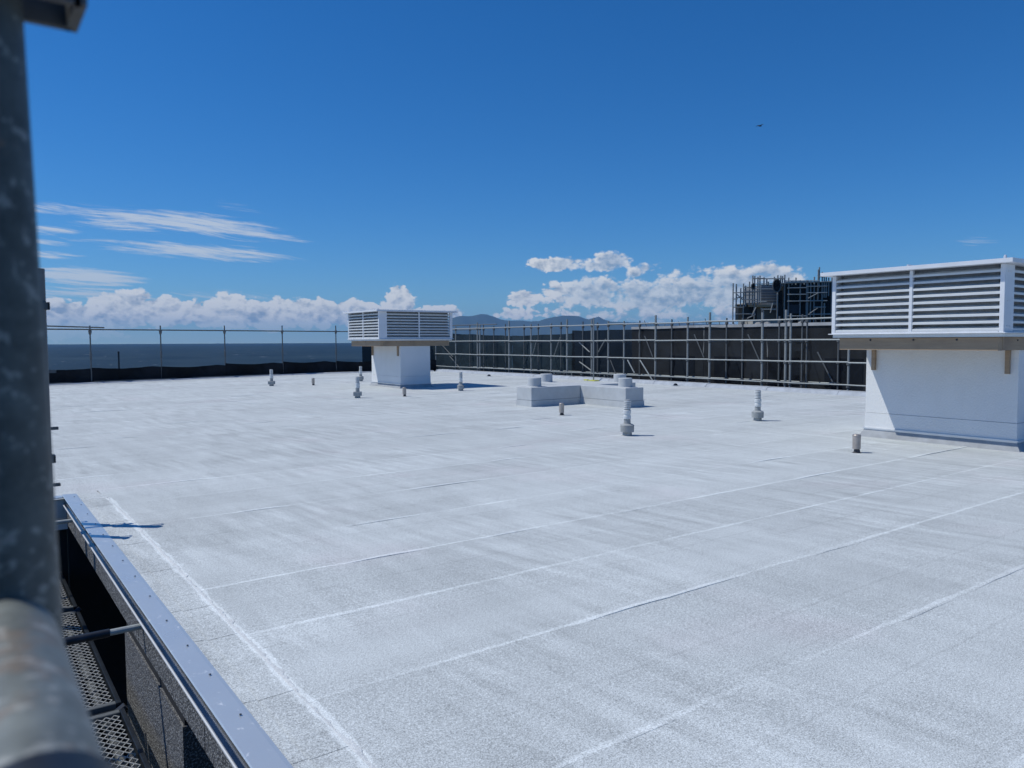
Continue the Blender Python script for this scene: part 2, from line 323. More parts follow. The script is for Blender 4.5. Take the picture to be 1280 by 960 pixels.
# ------------------------------------------------------------------ builders
class MB:
    def __init__(s): s.v = []; s.f = []; s.sm = []; s.uv = None
    def quad(s, a, b, c, d, smooth=False):
        n = len(s.v); s.v += [Vector(a), Vector(b), Vector(c), Vector(d)]; s.f.append((n, n + 1, n + 2, n + 3)); s.sm.append(smooth); return s
    def hexa(s, p):
        n = len(s.v); s.v += [Vector(q) for q in p]
        for f in ((0, 3, 2, 1), (4, 5, 6, 7), (0, 1, 5, 4), (1, 2, 6, 5), (2, 3, 7, 6), (3, 0, 4, 7)):
            s.f.append(tuple(n + i for i in f)); s.sm.append(False)
        return s
    def box(s, x0, x1, y0, y1, z0, z1):
        return s.hexa([(x0, y0, z0), (x1, y0, z0), (x1, y1, z0), (x0, y1, z0), (x0, y0, z1), (x1, y0, z1), (x1, y1, z1), (x0, y1, z1)])
    def rbox(s, x0, x1, y0, y1, z0, z1, c=.004):       # box with chamfered vertical and top edges
        pts = [(x0 + c, y0), (x1 - c, y0), (x1, y0 + c), (x1, y1 - c), (x1 - c, y1), (x0 + c, y1), (x0, y1 - c), (x0, y0 + c)]
        ins = [(x0 + c, y0 + c), (x1 - c, y0 + c), (x1 - c, y0 + c), (x1 - c, y1 - c), (x1 - c, y1 - c), (x0 + c, y1 - c), (x0 + c, y1 - c), (x0 + c, y0 + c)]
        n = len(s.v)
        for q in pts: s.v.append(Vector((q[0], q[1], z0)))
        for q in pts: s.v.append(Vector((q[0], q[1], z1 - c)))
        for i in (0, 2, 4, 6): s.v.append(Vector((ins[i][0], ins[i][1], z1)))
        for i in range(8):
            j = (i + 1) % 8; s.f.append((n + i, n + j, n + 8 + j, n + 8 + i)); s.sm.append(False)
        t = [n + 16, n + 17, n + 18, n + 19]
        # top bevel: corner k sits between pts 7/0, 1/2, 3/4, 5/6
        cor = [(7, 0, 0), (1, 2, 1), (3, 4, 2), (5, 6, 3)]
        for a, b_, k in cor: s.f.append((n + 8 + a, n + 8 + b_, t[k])); s.sm.append(False)
        for a, b_, k, l in ((0, 1, 0, 1), (2, 3, 1, 2), (4, 5, 2, 3), (6, 7, 3, 0)): s.f.append((n + 8 + a, n + 8 + b_, t[l], t[k])); s.sm.append(False)
        s.f.append(tuple(t)); s.sm.append(False); s.f.append(tuple(n + i for i in range(7, -1, -1))); s.sm.append(False)
        return s
    def obar(s, p0, p1, w, h):                          # rectangular bar between two points
        p0 = Vector(p0); p1 = Vector(p1); d = (p1 - p0).normalized(); a = d.cross(Vector((0, 0, 1)))
        if a.length < 1e-3: a = Vector((1, 0, 0))
        a.normalize(); u = a.cross(d); a = a * w / 2; u = u * h / 2
        return s.hexa([p0 - a - u, p0 + a - u, p1 + a - u, p1 - a - u, p0 - a + u, p0 + a + u, p1 + a + u, p1 - a + u])
    def tube(s, p0, p1, r, n=8, r1=None, cap=True):
        p0 = Vector(p0); p1 = Vector(p1); d = (p1 - p0).normalized(); a = d.cross(Vector((0, 0, 1)))
        if a.length < 1e-3: a = Vector((1, 0, 0))
        a.normalize(); u = a.cross(d); r1 = r if r1 is None else r1; k = len(s.v)
        for (p, rr) in ((p0, r), (p1, r1)):
            for i in range(n): t = 2 * pi * i / n; s.v.append(p + a * cos(t) * rr + u * sin(t) * rr)
        for i in range(n): j = (i + 1) % n; s.f.append((k + i, k + n + i, k + n + j, k + j)); s.sm.append(True)
        if cap: s.f.append(tuple(k + i for i in range(n))); s.sm.append(False); s.f.append(tuple(k + n + i for i in range(n - 1, -1, -1))); s.sm.append(False)
        return s
    def path(s, pts, r, n=8):
        for a, b in zip(pts[:-1], pts[1:]): s.tube(a, b, r, n)
        return s
    def lathe(s, prof, c=(0, 0, 0), n=20, smooth=True):
        k = len(s.v); c = Vector(c)
        for (r, z) in prof:
            for i in range(n): t = 2 * pi * i / n; s.v.append(c + Vector((cos(t) * r, sin(t) * r, z)))
        for m in range(len(prof) - 1):
            for i in range(n):
                j = (i + 1) % n; s.f.append((k + m * n + i, k + m * n + j, k + (m + 1) * n + j, k + (m + 1) * n + i)); s.sm.append(smooth)
        s.f.append(tuple(k + i for i in range(n - 1, -1, -1))); s.sm.append(False)
        m = (len(prof) - 1) * n; s.f.append(tuple(k + m + i for i in range(n))); s.sm.append(False)
        return s
    def mesh(s, name, m):
        me = bpy.data.meshes.new(name); me.from_pydata([tuple(v) for v in s.v], [], s.f)
        me.polygons.foreach_set('use_smooth', s.sm); me.materials.append(m)
        if s.uv:
            l = me.uv_layers.new(name='UVMap')
            for i, lp in enumerate(me.loops): l.data[i].uv = s.uv[lp.vertex_index]
        me.validate(); me.update()
        if any(s.sm):
            try: me.set_sharp_from_angle(angle=math.radians(28))
            except Exception: pass
        return me
def link(name, me, parent=None, loc=(0, 0, 0), rz=0):
    o = bpy.data.objects.new(name, me); COL.objects.link(o); o.location = loc; o.rotation_euler = (0, 0, rz)
    if parent: o.parent = parent
    return o
def part(name, mb, m, parent=None, loc=(0, 0, 0)): return link(name, mb.mesh(name, m), parent, loc)
def tag(o, label=None, cat=None, group=None, kind=None):
    if label: o['label'] = label
    if cat: o['category'] = cat
    if group: o['group'] = group
    if kind: o['kind'] = kind
    return o
def thing(name, label, cat, loc=(0, 0, 0), rz=0, group=None):
    o = bpy.data.objects.new(name, None); COL.objects.link(o); o.location = loc; o.rotation_euler = (0, 0, rz); o.empty_display_size = .1
    return tag(o, label, cat, group)
def kids(o): return [c for c in bpy.data.objects if c.parent == o]
def copy_tree(o, parent=None, label=None, loc=None, rz=None):
    c = o.copy(); COL.objects.link(c); c.parent = parent
    if label: c['label'] = label
    if loc is not None: c.location = loc
    if rz is not None: c.rotation_euler = (0, 0, rz)
    for ch in kids(o): copy_tree(ch, c)
    return c

# ================================================================== the roof
XL = .825; XI = .95; XS = 1.19; YSTEP = 9.0; ZR = 0.0
XR = 20.5
pb0 = at(60, 482); pb1 = at(430, 466); pb2 = at(565, 467)
def yback(X):                                         # far edge of the roof, slightly skewed
    a = (pb1.y - pb0.y) / (pb1.x - pb0.x)
    y1 = pb0.y + a * (X - pb0.x)
    y2 = pb1.y + (35.2 - pb1.y) / (XR - pb1.x) * (X - pb1.x)
    return min(y1, y2) if X > pb1.x else y1
roof = MB()
# structural deck just below the membrane sheets
roof.hexa([(XL + .07, -7, -.2), (XR + .2, -7, -.2), (XR + .2, YSTEP, -.2), (XL + .07, YSTEP, -.2), (XL + .07, -7, -.012), (XR + .2, -7, -.012), (XR + .2, YSTEP, -.012), (XL + .07, YSTEP, -.012)])
xs = [-6 + i * 1.35 for i in range(20)]; xs = [x for x in xs if x < XR] + [XR + .2]
for a, b in zip(xs[:-1], xs[1:]):
    roof.hexa([(a, YSTEP, -.2), (b, YSTEP, -.2), (b, yback(b), -.2), (a, yback(a), -.2), (a, YSTEP, -.012), (b, YSTEP, -.012), (b, yback(b), -.012), (a, yback(a), -.012)])
roof_o = tag(part('roof', roof, M_curb), kind='structure')
# membrane sheets: about 1 m wide, lapped by 5 mm over the next one; lap lines measured off the photograph
laps = [-6.7, -5.75, -4.78, -3.8, -2.85, -1.88, -.9, .12, 1.1, 2.12, 3.18, 4.12, 5.06, 6.10, 7.22, 8.28]
while laps[-1] < 37: laps.append(laps[-1] + .985 + random.uniform(-.03, .03))
def sheet(x0, x1, y0, y1, clip=None):
    mb = MB(); nx = max(2, int((x1 - x0) / (.09 if y0 < 9 else .3))); vs = [0, .03, .12, .5, .9, 1.0]
    W = y1 - y0; uv = []
    for i in range(nx + 1):
        x = x0 + (x1 - x0) * i / nx
        for t in vs:
            y = y0 + W * t
            if t == 0: y += .022 * (noise.noise(Vector((x * .7, y0 * 3, 0))) + .4 * noise.noise(Vector((x * 3.1, y0 * 3, 5))) + .22 * noise.noise(Vector((x * 9, y0 * 3, 7))))
            yy = min(y, yback(x) - .05) if y > 25 else y
            z = {0: -.0006, .03: .0004, .12: .0012, .5: .001, .9: .0014, 1.0: .0022}[t]
            z += .0016 * noise.noise(Vector((x * 1.3, y * 1.3, 2))) + ((.016 * max(0, noise.noise(Vector((x * 1.1, y0 * 7, 1))) - .08) + (.0022 if y0 < 5.5 else 0)) if t < .05 else 0)
            mb.v.append(Vector((x, yy, z))); uv.append((x, y - y0))
    for i in range(nx):
        for j in range(len(vs) - 1):
            a = i * len(vs) + j; mb.f.append((a, a + len(vs), a + len(vs) + 1, a + 1)); mb.sm.append(True)
    # lap thickness on the near edge
    n0 = len(mb.v)
    for i in range(nx + 1):
        p = mb.v[i * len(vs)]; mb.v.append(Vector((p.x, p.y, -.003))); uv.append((p.x, 0))
    for i in range(nx): mb.f.append((n0 + i, n0 + i + 1, (i + 1) * len(vs), i * len(vs))); mb.sm.append(False)
    mb.uv = uv
    return part('membrane_sheet', mb, M_memb, roof_o)
for k, (ya, yb_) in enumerate(zip(laps[:-1], laps[1:])):
    lim = 37.0
    xa = XS - .02 if ya < 8.6 else -6
    # the far edge is skewed: start each far sheet where the roof still exists
    if ya > 31.5: xa = max(xa, pb0.x + (ya - pb0.y) / ((pb1.y - pb0.y) / (pb1.x - pb0.x)))
    if ya > 36.3: continue
    cuts = [xa]; c = xa + random.uniform(2.5, 8)
    while c < XR - 1.5: cuts.append(c); c += 7.5 + random.uniform(-.3, .3)
    cuts.append(XR)
    for a, b in zip(cuts[:-1], cuts[1:]):
        sheet(a, b + (.04 if b < XR else 0), ya, yb_ + .02)
sheet(-6, XS - .03, YSTEP - .03, 9.30)
# perimeter strip sheets along the left edge, and the bright bead where they meet the field
yy = -6.8; sp = [-6.8, -5.6, -4.6, -3.5, -2.4, -1.4, -.3, .8, 1.9, 2.75, 3.35, 4.2, 4.75, 5.7, 6.6, 7.5, 8.35, 9.0]
for a, b in zip(sp[:-1], sp[1:]):
    mb = MB(); uv = []; n = 8; cols = [XI - .004, XI + .072, XI + .076, XS - .06, XS]
    for i in range(n + 1):
        y = a + (b - a) * i / n
        for j, x in enumerate(cols):
            z = [.010, .0095, .003, .004, .006][j] + .002 * noise.noise(Vector((x * 5, y * 3, 4)))
            if i == 0: z += .0015
            xx = x + (.012 * noise.noise(Vector((y * 2.2, 1, 0))) if j == 4 else .008 * noise.noise(Vector((y * 3.2, 8, 0))) if j in (1, 2) else 0)
            mb.v.append(Vector((xx, y - (.01 if i == 0 else 0), z))); uv.append((y, (y - a) + .3 + .2 * (j == 0)))
    m_ = len(cols)
    for i in range(n):
        for j in range(m_ - 1):
            q = i * m_ + j; mb.f.append((q, q + 1, q + m_ + 1, q + m_)); mb.sm.append(True)
    mb.uv = uv; part('edge_sheet', mb, M_memb, roof_o)
bead = MB(); y = -6.8; prev = None
while y < 8.75:
    w = .020 + .013 * noise.noise(Vector((y * 1.7, 3, 0))) + .010 * noise.noise(Vector((y * 9, 7, 0))) + .010 * noise.noise(Vector((y * 27, 7, 0))); w = max(.006, w)
    cx = XS + .026 * noise.noise(Vector((y * .9, 9, 1))) + .008 * noise.noise(Vector((y * 5, 2, 1)))
    ring = [Vector((cx - w, y, .003)), Vector((cx - w * .75, y, .0048)), Vector((cx + w * .75, y, .0048)), Vector((cx + w * (1 + .9 * noise.noise(Vector((y * 16, 4, 4)))), y, .003))]
    n = len(bead.v); bead.v += ring
    if prev is not None:
        for j in range(3): bead.f.append((prev + j, prev + j + 1, n + j + 1, n + j)); bead.sm.append(True)
    prev = n; y += .018
part('seam_bead', bead, M_bleed, roof_o)
bead = MB(); prev = None; x = 1.0                     # its short return at the step
while x < 1.24:
    n = len(bead.v); w = .018 + .005 * noise.noise(Vector((x * 9, 1, 1)))
    bead.v += [Vector((x, 8.78 - w, .004)), Vector((x, 8.78, .011)), Vector((x, 8.78 + w, .004))]
    if prev is not None:
        for j in range(2): bead.f.append((prev + j, n + j, n + j + 1, prev + j + 1)); bead.sm.append(True)
    prev = n; x += .04
part('seam_bead', bead, M_bleed, roof_o)
# low upstand kerb on the right and far edges
kb = MB()
yy = [-7 + i * 2.4 for i in range(19)]; yy = [q for q in yy if q < 34.5] + [35.1]
for a, b in zip(yy[:-1], yy[1:]):
    j = .012 * random.random()
    kb = MB(); kb.hexa([(XR, a, -.01), (XR + .32, a, -.01), (XR + .32, b - .012, -.01), (XR, b - .012, -.01), (XR + .09, a, .10 + j), (XR + .32, a, .12 + j), (XR + .32, b - .012, .12), (XR + .09, b - .012, .10)])
    part('kerb_length', kb, M_flash, roof_o)
xs2 = [-6 + i * 2.6 for i in range(10)] + [XR]
for a, b in zip(xs2[:-1], xs2[1:]):
    kb = MB(); h = .045
    kb.hexa([(a, yback(a) - .06, -.01), (b - .012, yback(b) - .06, -.01), (b - .012, yback(b) + .2, -.01), (a, yback(a) + .2, -.01),
             (a, yback(a), h), (b - .012, yback(b), h), (b - .012, yback(b) + .2, h + .01), (a, yback(a) + .2, h + .01)])
    part('kerb_length', kb, M_flash, roof_o)

# ================================================================== the building under it
bld = thing('building', 'dark stone-chip walled building under the pale grey membrane roof', 'building', (XL, 0, -18))
def bpart(name, mb, m): o = part(name, mb, m); o.parent = bld; o.matrix_parent_inverse = Matrix.Translation((-XL, 0, 18)); return o
# wall band in panels with shallow vertical joints
ej = [-7, -5.2, -3.4, -1.6, .2, 1.9, 3.55, 5.12, 6.75, 7.42, 7.95, 8.35, 8.97]
for a, b in zip(ej[:-1], ej[1:]):
    bpart('wall_band_panel', MB().box(XL + .02, XL + .19, a + .006, b - .006, -.265, -.035), M_stucco)
bpart('wall_band_backing', MB().box(XL + .05, XL + .185, -7, 8.98, -.254, -.04), M_dark)
PX = XL + .072
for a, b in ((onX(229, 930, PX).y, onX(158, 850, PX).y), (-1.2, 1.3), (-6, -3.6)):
    bpart('wall_pier', MB().box(PX, XL + .9, a, b, -3.0, -.452), M_stucco)
    bpart('painted_band_shadow', MB().box(PX + .012, XL + .85, a + .01, b - .01, -.4518, -.268), M_void)  # black strip standing in for the shadow the band throws on the pier
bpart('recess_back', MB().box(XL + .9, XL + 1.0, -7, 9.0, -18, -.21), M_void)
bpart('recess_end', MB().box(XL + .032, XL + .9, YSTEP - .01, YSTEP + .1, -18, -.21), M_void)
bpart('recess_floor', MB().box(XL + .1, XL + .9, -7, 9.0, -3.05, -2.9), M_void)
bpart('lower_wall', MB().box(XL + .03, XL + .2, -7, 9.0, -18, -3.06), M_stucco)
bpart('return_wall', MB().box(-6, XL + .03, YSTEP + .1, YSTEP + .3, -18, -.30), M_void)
bpart('return_band', MB().box(-6, XL + .04, YSTEP + .03, YSTEP + .09, -.33, -.004), M_white)
bpart('side_wall', MB().box(XR + .02, XR + .3, -7, 35, -18, -.21), M_conc)
bpart('rear_wall', MB().box(-6, XR, 31.0, 31.2, -18, -.21), M_conc)
# metal capping in lengths, each with a drip edge and fixings
cj = [-7, -4.6, -2.2, .2, 2.55, 4.95, 7.3, 9.12]
for a, b in zip(cj[:-1], cj[1:]):
    mb = MB(); t = .012 + random.uniform(0, .002)
    prof = [(XL - .001, t + .002), (XL + .004, t + .007), (XI - .012, t + .003), (XI + .006, t), (XI + .008, .002)]
    n = len(prof)
    for y in (a, b - .004):
        for (x, z) in prof: mb.v.append(Vector((x, y, z)))
    for j in range(n - 1): mb.f.append((j, j + 1, n + j + 1, n + j)); mb.sm.append(False)
    c = bpart('capping_length', mb, M_cap)
    md = c.modifiers.new('thickness', 'SOLIDIFY'); md.thickness = .0012
    fc = MB(); pf = [(XL - .004, -.060), (XL - .004, -.052), (XL + .007, -.050), (XL + .0, t + .001)]
    for y in (a, b - .004):
        for (x, z) in pf: fc.v.append(Vector((x, y, z)))
    for j in range(3): fc.f.append((j, j + 1, 5 + j, 4 + j)); fc.sm.append(False)
    part('capping_face', fc, M_capface, c)
    y = a + .15
    while y < b - .1:
        s_ = MB().lathe([(.006, 0), (.006, .002), (.003, .004)], (XL + .088 + random.uniform(-.01, .01), y, t + .008), 8)
        o = link('fixing_screw', s_.mesh('fixing_screw', M_black), c)
        y += .48 + random.uniform(-.05, .05)
mb = MB().box(-.3, XL - .004, YSTEP, YSTEP + .12, .001, .012); bpart('capping_return', mb, M_cap)
bpart('capping_cleat', MB().box(XL - .010, XL + .012, -7, YSTEP, -.068, -.061), M_white)

# ================================================================== left scaffold (the one the photograph is taken from)
ls = thing('scaffold', 'galvanised access scaffold hard against the left edge of the roof, close to the camera', 'scaffold', (0.2, 2, -18))
def lpart(name, mb, m, parent=None):
    o = part(name, mb, m, parent or ls)
    if parent is None: o.matrix_parent_inverse = Matrix.Translation((-.2, -2, 18))
    return o
YP = .5; RT_ = .0242
def pole_x(z): return (.0794 + (z - EYE) / YP * -.0225) * YP - RT_ * 1.0
p_top = Vector((pole_x(EYE + .9), YP, EYE + .9)); p_bot = Vector((pole_x(-18), YP, -18)); p_bot.x = pole_x(0) + .05
near = lpart('standard', MB().tube(Vector((pole_x(0), YP, 0)), p_top, RT_, 40), M_near)
lpart('standard', MB().tube((pole_x(0), YP, -18), (pole_x(0), YP, -.001), RT_, 12), M_near)
zt = EYE + YP * .366 + .008
def pressing(c, dx, s=1.0):
    mb = MB(); cx, cy, cz = c
    e = dx * .055 * s
    mb.box(min(cx, cx + e), max(cx, cx + e), cy - .022, cy - .017, cz - .012, cz + .012)
    mb.box(min(cx, cx + e), max(cx, cx + e), cy + .017, cy + .022, cz - .012, cz + .012)
    mb.box(cx + e - .003, cx + e + .003, cy - .022, cy + .022, cz - .012, cz + .012)
    return mb
lpart('pressing', pressing((pole_x(zt), YP - .01, zt), .88), M_galvD, near)
# ledger running back past the camera
zl = EYE - .306 * YP; xl = .0698 * YP - RT_ + .004
led = lpart('ledger', MB().tube((xl, -2.2, zl - RT_ * .2), (xl, YP - .03, zl - RT_ * .2), RT_, 40), M_nearL)
lpart('ledger_end', MB().obar((xl, YP - .05, zl - .01), (xl, YP + .006, zl - .01), .03, .03), M_galvD, led)
cl = MB().tube((xl, .235, zl - .010), (xl, .285, zl - .010), RT_ + .006, 24); cl.tube((xl + .02, .23, zl - .045), (xl + .05, .23, zl - .02), .009, 10)
lpart('clamp', cl, M_black, led)  # black ring stands in for a dark shadow across the ledger
# next standards along
def standard(x, y, z0, z1, press, mat_, par, r=.0242, n=10):
    st = link('standard', MB().tube((0, 0, z0), (0, 0, z1), r, n).mesh('standard', mat_), par, (x, y, 0))
    return st
s2 = lpart('standard', MB().tube((.214, 2.9, -18), (.214, 2.9, 1.84), RT_, 16), M_galvD)
for z in (1.72, 1.22, .72): lpart('pressing', pressing((.211, 2.9, z), 1.0, .6), M_galvD, s2)
s2 = lpart('standard', MB().tube((.54, 7.75, -18), (.54, 7.75, 1.52), .048, 12), M_galvD)
for z in (1.35, .85, .35):
    lpart('pressing', pressing((.535, 7.75, z), 1.0, 2.8), M_galvD, s2)
s3 = lpart('standard', MB().tube((.40, 7.35, -18), (.40, 7.35, 1.22), .045, 12), M_galvD)
for z in (1.1, .6): lpart('pressing', pressing((.40, 7.35, z), 1.0, 2.2), M_galvD, s3)
lpart('transom', MB().tube((.20, 7.83, 1.15), (.58, 7.83, 1.15), .024, 10), M_galvD)
# transoms carrying the planks, ends pushed to the wall
for y, z in ((4.97, -.114), (8.30, -.10), (1.9, -.114)):
    lpart('transom', MB().tube((-1.3, y, z), (XL - .16, y, z), .0242, 14), M_black)
    lpart('transom_end', MB().tube((XL - .16, y, z), (XL + .012, y, z), .019, 12), M_galvL)
for y in (2.45, 5.38, 7.62): lpart('transom', MB().obar((-1.3, y, -.80), (.77, y, -.80), .05, .05), M_plankframe); lpart('hook_clamp', MB().tube((.74, y, -.80), (.80, y, -.76), .028, 10), M_black)
lpart('ledger', MB().tube((.70, -2, -.90), (.70, 8.6, -.90), .0242, 10), M_galvD)
# mesh planks
def mesh_plank(x0, x1, y0, y1, z, label):
    t = thing('mesh_plank', label, 'scaffold plank', ((x0 + x1) / 2, y0, z), 0, 'steel mesh planks of the left scaffold')
    ox, oy = (x0 + x1) / 2, y0; w = x1 - x0; L = y1 - y0
    f = MB(); f.rbox(-w / 2, -w / 2 + .028, 0, L, -.05, .004); f.rbox(w / 2 - .028, w / 2, 0, L, -.05, .004)
    part('side_rail', f, M_plankframe, t)
    for q in (0.0, L - .045): part('end_bar', MB().rbox(-w / 2 + .03, w / 2 - .03, q, q + .045, -.045, .003), M_galvD, t)
    y = .6
    while y < L - .4: part('cross_bar', MB().box(-w / 2 + .028, w / 2 - .028, y, y + .03, -.05, -.025), M_plankframe, t); y += .6
    m = MB(); a, b = .024, .034; nx = int((w - .05) / (2 * a)); ny = int((L - .09) / (2 * b)); hw = .0021
    xs0 = -nx * a
    def seg(p, q):
        d = (q - p).normalized(); s_ = Vector((-d.y, d.x, 0)) * hw
        n = len(m.v); up = Vector((0, 0, .0045))
        m.v.extend([p - s_, p + s_, q + s_, q - s_, p - s_ - up, p + s_ - up, q + s_ - up, q - s_ - up])
        for ff in ((0, 3, 2, 1), (0, 4, 7, 3), (1, 2, 6, 5)): m.f.append(tuple(n + i for i in ff)); m.sm.append(False)
    for i in range(nx):
        for j in range(ny):
            cx = xs0 + (2 * i + 1) * a; cy = .05 + (2 * j + 1) * b
            L_, R2 = Vector((cx - a, cy, -.003)), Vector((cx + a, cy, -.003)); T, B = Vector((cx, cy + b, -.003)), Vector((cx, cy - b, -.003))
            seg(L_, T); seg(T, R2); seg(R2, B); seg(B, L_)
    o = part('mesh_sheet', m, M_mesh, t); o['kind'] = 'stuff'
cols_ = [(.505, .782), (.242, .494), (-.06, .186), (-.365, -.088)]
rows = [(5.43, 7.56, 'middle'), (7.68, 8.95, 'far'), (2.50, 5.33, 'near')]
desc = {0: 'row beside the wall', 1: 'second row out from the wall', 2: 'third row out from the wall', 3: 'outer row, farthest from the wall'}
for ci, (a, b) in enumerate(cols_):
    for (ya, yb2, nm) in rows:
        mesh_plank(a, b, ya, yb2, -.75, 'steel mesh scaffold plank, %s of three along the %s' % (nm, desc[ci]))
# lift below, seen through the mesh
lower = thing('lower_deck', 'boarded scaffold deck one lift below the mesh planks', 'scaffold deck', (0, 3, -2.3))
for i in range(5):
    part('board', MB().box(-.72 + i * .24, -.5 + i * .24, -5, 6, -.04 + .003 * (i % 2), .003 * (i % 2)), M_shadeboard, lower)
# ================================================================== rooftop ventilation units
def vent_unit(X0, Y0, label):
    W, L, H = 1.16, 2.23, 1.44                         # plinth
    t = thing('ventilation_unit', label, 'roof ventilator', (X0, Y0, 0), 0, 'louvred roof ventilation units on white plinths')
    part('plinth_wall', MB().box(0, W, 0, L, .40, H), M_pwall, t)
    part('plinth_base_wall', MB().box(-.006, W + .006, -.006, L + .006, .15, .396), M_pwall, t)
    part('drip_trim', MB().box(-.03, W + .03, -.03, L + .03, .135, .155), M_trim, t)
    part('drip_trim', MB().box(-.014, W + .014, -.014, L + .014, .118, .1345), M_trim, t)
    s = MB(); a, b = .075, .012
    s.hexa([(-a, -a, 0), (W + a, -a, 0), (W + a, L + a, 0), (-a, L + a, 0), (-b, -b, .1175), (W + b, -b, .1175), (W + b, L + b, .1175), (-b, L + b, .1175)])
    part('membrane_skirt', s, M_skirt, t)
    # support beams
    A, B = .765, .035; z0, z1 = 1.44, 1.625
    part('support_beam', MB().rbox(-A, -A + .12, -B + .004, L + B - .004, z0, z1 - .002), M_beam, t)
    part('support_beam', MB().rbox(W + A - .12, W + A, -B + .004, L + B - .004, z0, z1 - .002), M_beam, t)
    part('support_beam', MB().rbox(-A + .122, W + A - .122, -B, -B + .12, z0 + .003, z1), M_beam, t)
    part('support_beam', MB().rbox(-A + .122, W + A - .122, L + B - .12, L + B, z0 + .003, z1), M_beam, t)
    part('soffit', MB().box(-A + .12, W + A - .12, -B + .12, L + B - .12, z1 - .03, z1 - .005), M_beam, t)
    for (x, y) in ((-A + .6, -B - .003), (-A + 1.15, -B - .003), (-A + 2.1, -B - .003)):
        part('bolt', MB().tube((x, y - .006, z0 + .14), (x, y + .004, z0 + .14), .012, 8), M_black, t)
    for y in (.5, 1.1, 1.75): part('bolt', MB().tube((-A - .008, y, z1 - .035), (-A + .004, y, z1 - .035), .014, 8), M_black, t)
    for y in (.10, L - .17):
        part('bracket', MB().rbox(-.055, -.004, y, y + .06, 1.10, 1.438), M_beam, t)
        part('bracket', MB().rbox(W + .004, W + .055, y, y + .06, 1.10, 1.438), M_beam, t)
    # louvre box
    A, B = .85, .12; zb, zt = 1.69, 2.60; x0, x1, y0, y1 = -A, W + A, -B, L + B
    part('base_tray', MB().rbox(x0 + .015, x1 - .015, y0 + .015, y1 - .015, 1.628, zb - .0125), M_louv, t)
    part('base_flange', MB().rbox(x0 - .035, x1 + .035, y0 - .035, y1 + .035, zb - .012, zb), M_white, t)
    part('inner_screen', MB().box(x0 + .12, x1 - .12, y0 + .12, y1 - .12, zb + .002, zt - .002), M_screen, t)
    cp = .10
    # corner posts: narrow on the side faces, wide on the front and back faces
    for (xa, xb) in ((x0, x0 + .30), (x1 - .10, x1)):
        for (ya, yb3) in ((y0, y0 + .06), (y1 - .06, y1)):
            o = part('corner_post', MB().rbox(xa, xb, ya, yb3, zb, zt), M_white, t)
            if ya == y0 and xa == x0:
                for zz in (zb + .08, zb + .42, zt - .10):
                    for xx in (xa + .09, xa + .17): part('screw', MB().tube((xx, ya - .006, zz), (xx, ya + .002, zz), .011, 8), M_trim, o)
    nb = 9; pitch = (zt - zb - .03) / nb
    def blades(face, p0, p1):
        # blade: sloping slat, its outer lip low, its inner edge high
        L_ = p1 - p0
        mb = MB(); d, h, th = .062, .056, .005
        prof = [(-.022, 0), (.0, .002), (d, h), (d, h + th), (.004, .034), (-.012, .036), (-.022, .030)]
        n = len(prof)
        for u in (0, L_):
            for (o_, z) in prof: mb.v.append(Vector((u, o_, z)))
        for j in range(n): k = (j + 1) % n; mb.f.append((j, k, n + k, n + j)); mb.sm.append(False)
        mb.f.append(tuple(range(n - 1, -1, -1))); mb.sm.append(False); mb.f.append(tuple(range(n, 2 * n))); mb.sm.append(False)
        me = mb.mesh('louvre_blade', M_louv)
        for i in range(nb):
            z = zb + .022 + i * pitch
            if face == 'L': loc, r = (x0 + .030, p1, z), -pi / 2
            elif face == 'R': loc, r = (x1 - .030, p0, z), pi / 2
            elif face == 'F': loc, r = (p0, y0 + .030, z), 0
            else: loc, r = (p1, y1 - .030, z), pi
            link('louvre_blade', me, t, loc, r)
    ym = (y0 + y1) / 2; xm = (x0 + .30 + x1 - .10) / 2
    for face, X in (('L', x0), ('R', x1)):
        s_ = 1 if face == 'L' else -1
        part('mullion', MB().rbox(min(X, X + s_ * .05), max(X, X + s_ * .05), ym - .024, ym + .024, zb + .001, zt - .001), M_white, t)
        part('sill', MB().box(min(X - s_ * .004, X + s_ * .05), max(X - s_ * .004, X + s_ * .05), y0 + .062, y1 - .062, zb + .001, zb + .02), M_white, t)
        blades(face, y0 + .062, ym - .025); blades(face, ym + .025, y1 - .062)
    for face, Y in (('F', y0), ('B', y1)):
        s_ = 1 if face == 'F' else -1
        part('mullion', MB().rbox(xm - .024, xm + .024, min(Y, Y + s_ * .05), max(Y, Y + s_ * .05), zb + .001, zt - .001), M_white, t)
        part('sill', MB().box(x0 + .302, x1 - .102, min(Y - s_ * .004, Y + s_ * .05), max(Y - s_ * .004, Y + s_ * .05), zb + .001, zb + .02), M_white, t)
        blades(face, x0 + .302, xm - .025); blades(face, xm + .025, x1 - .102)
    cap = MB(); o_ = .13
    cap.hexa([(x0 - o_, y0 - o_, zt + .002), (x1 + o_, y0 - o_, zt + .002), (x1 + o_, y1 + o_, zt + .002), (x0 - o_, y1 + o_, zt + .002),
              (x0 - o_, y0 - o_, zt + .058), (x1 + o_, y0 - o_, zt + .058), (x1 + o_, y1 + o_, zt + .058), (x0 - o_, y1 + o_, zt + .058)])
    r_ = part('roof_cap', cap, M_white, t)
    part('cap_seam', MB().box(x0 - o_ + .02, x1 + o_ - .02, ym - .012, ym + .012, zt + .058, zt + .078), M_trim, r_)
    part('cap_lug', MB().lathe([(.02, 0), (.02, .03), (.012, .05)], (x0 - .02, y0 - .0, zt + .058), 10), M_trim, r_)
    return t
vent_unit(12.11, 4.46, 'nearer and larger louvred white ventilator on a white plinth, cut by the right edge')
vent_unit(12.17, 23.15, 'farther louvred white ventilator on its plinth in front of the sea railing')

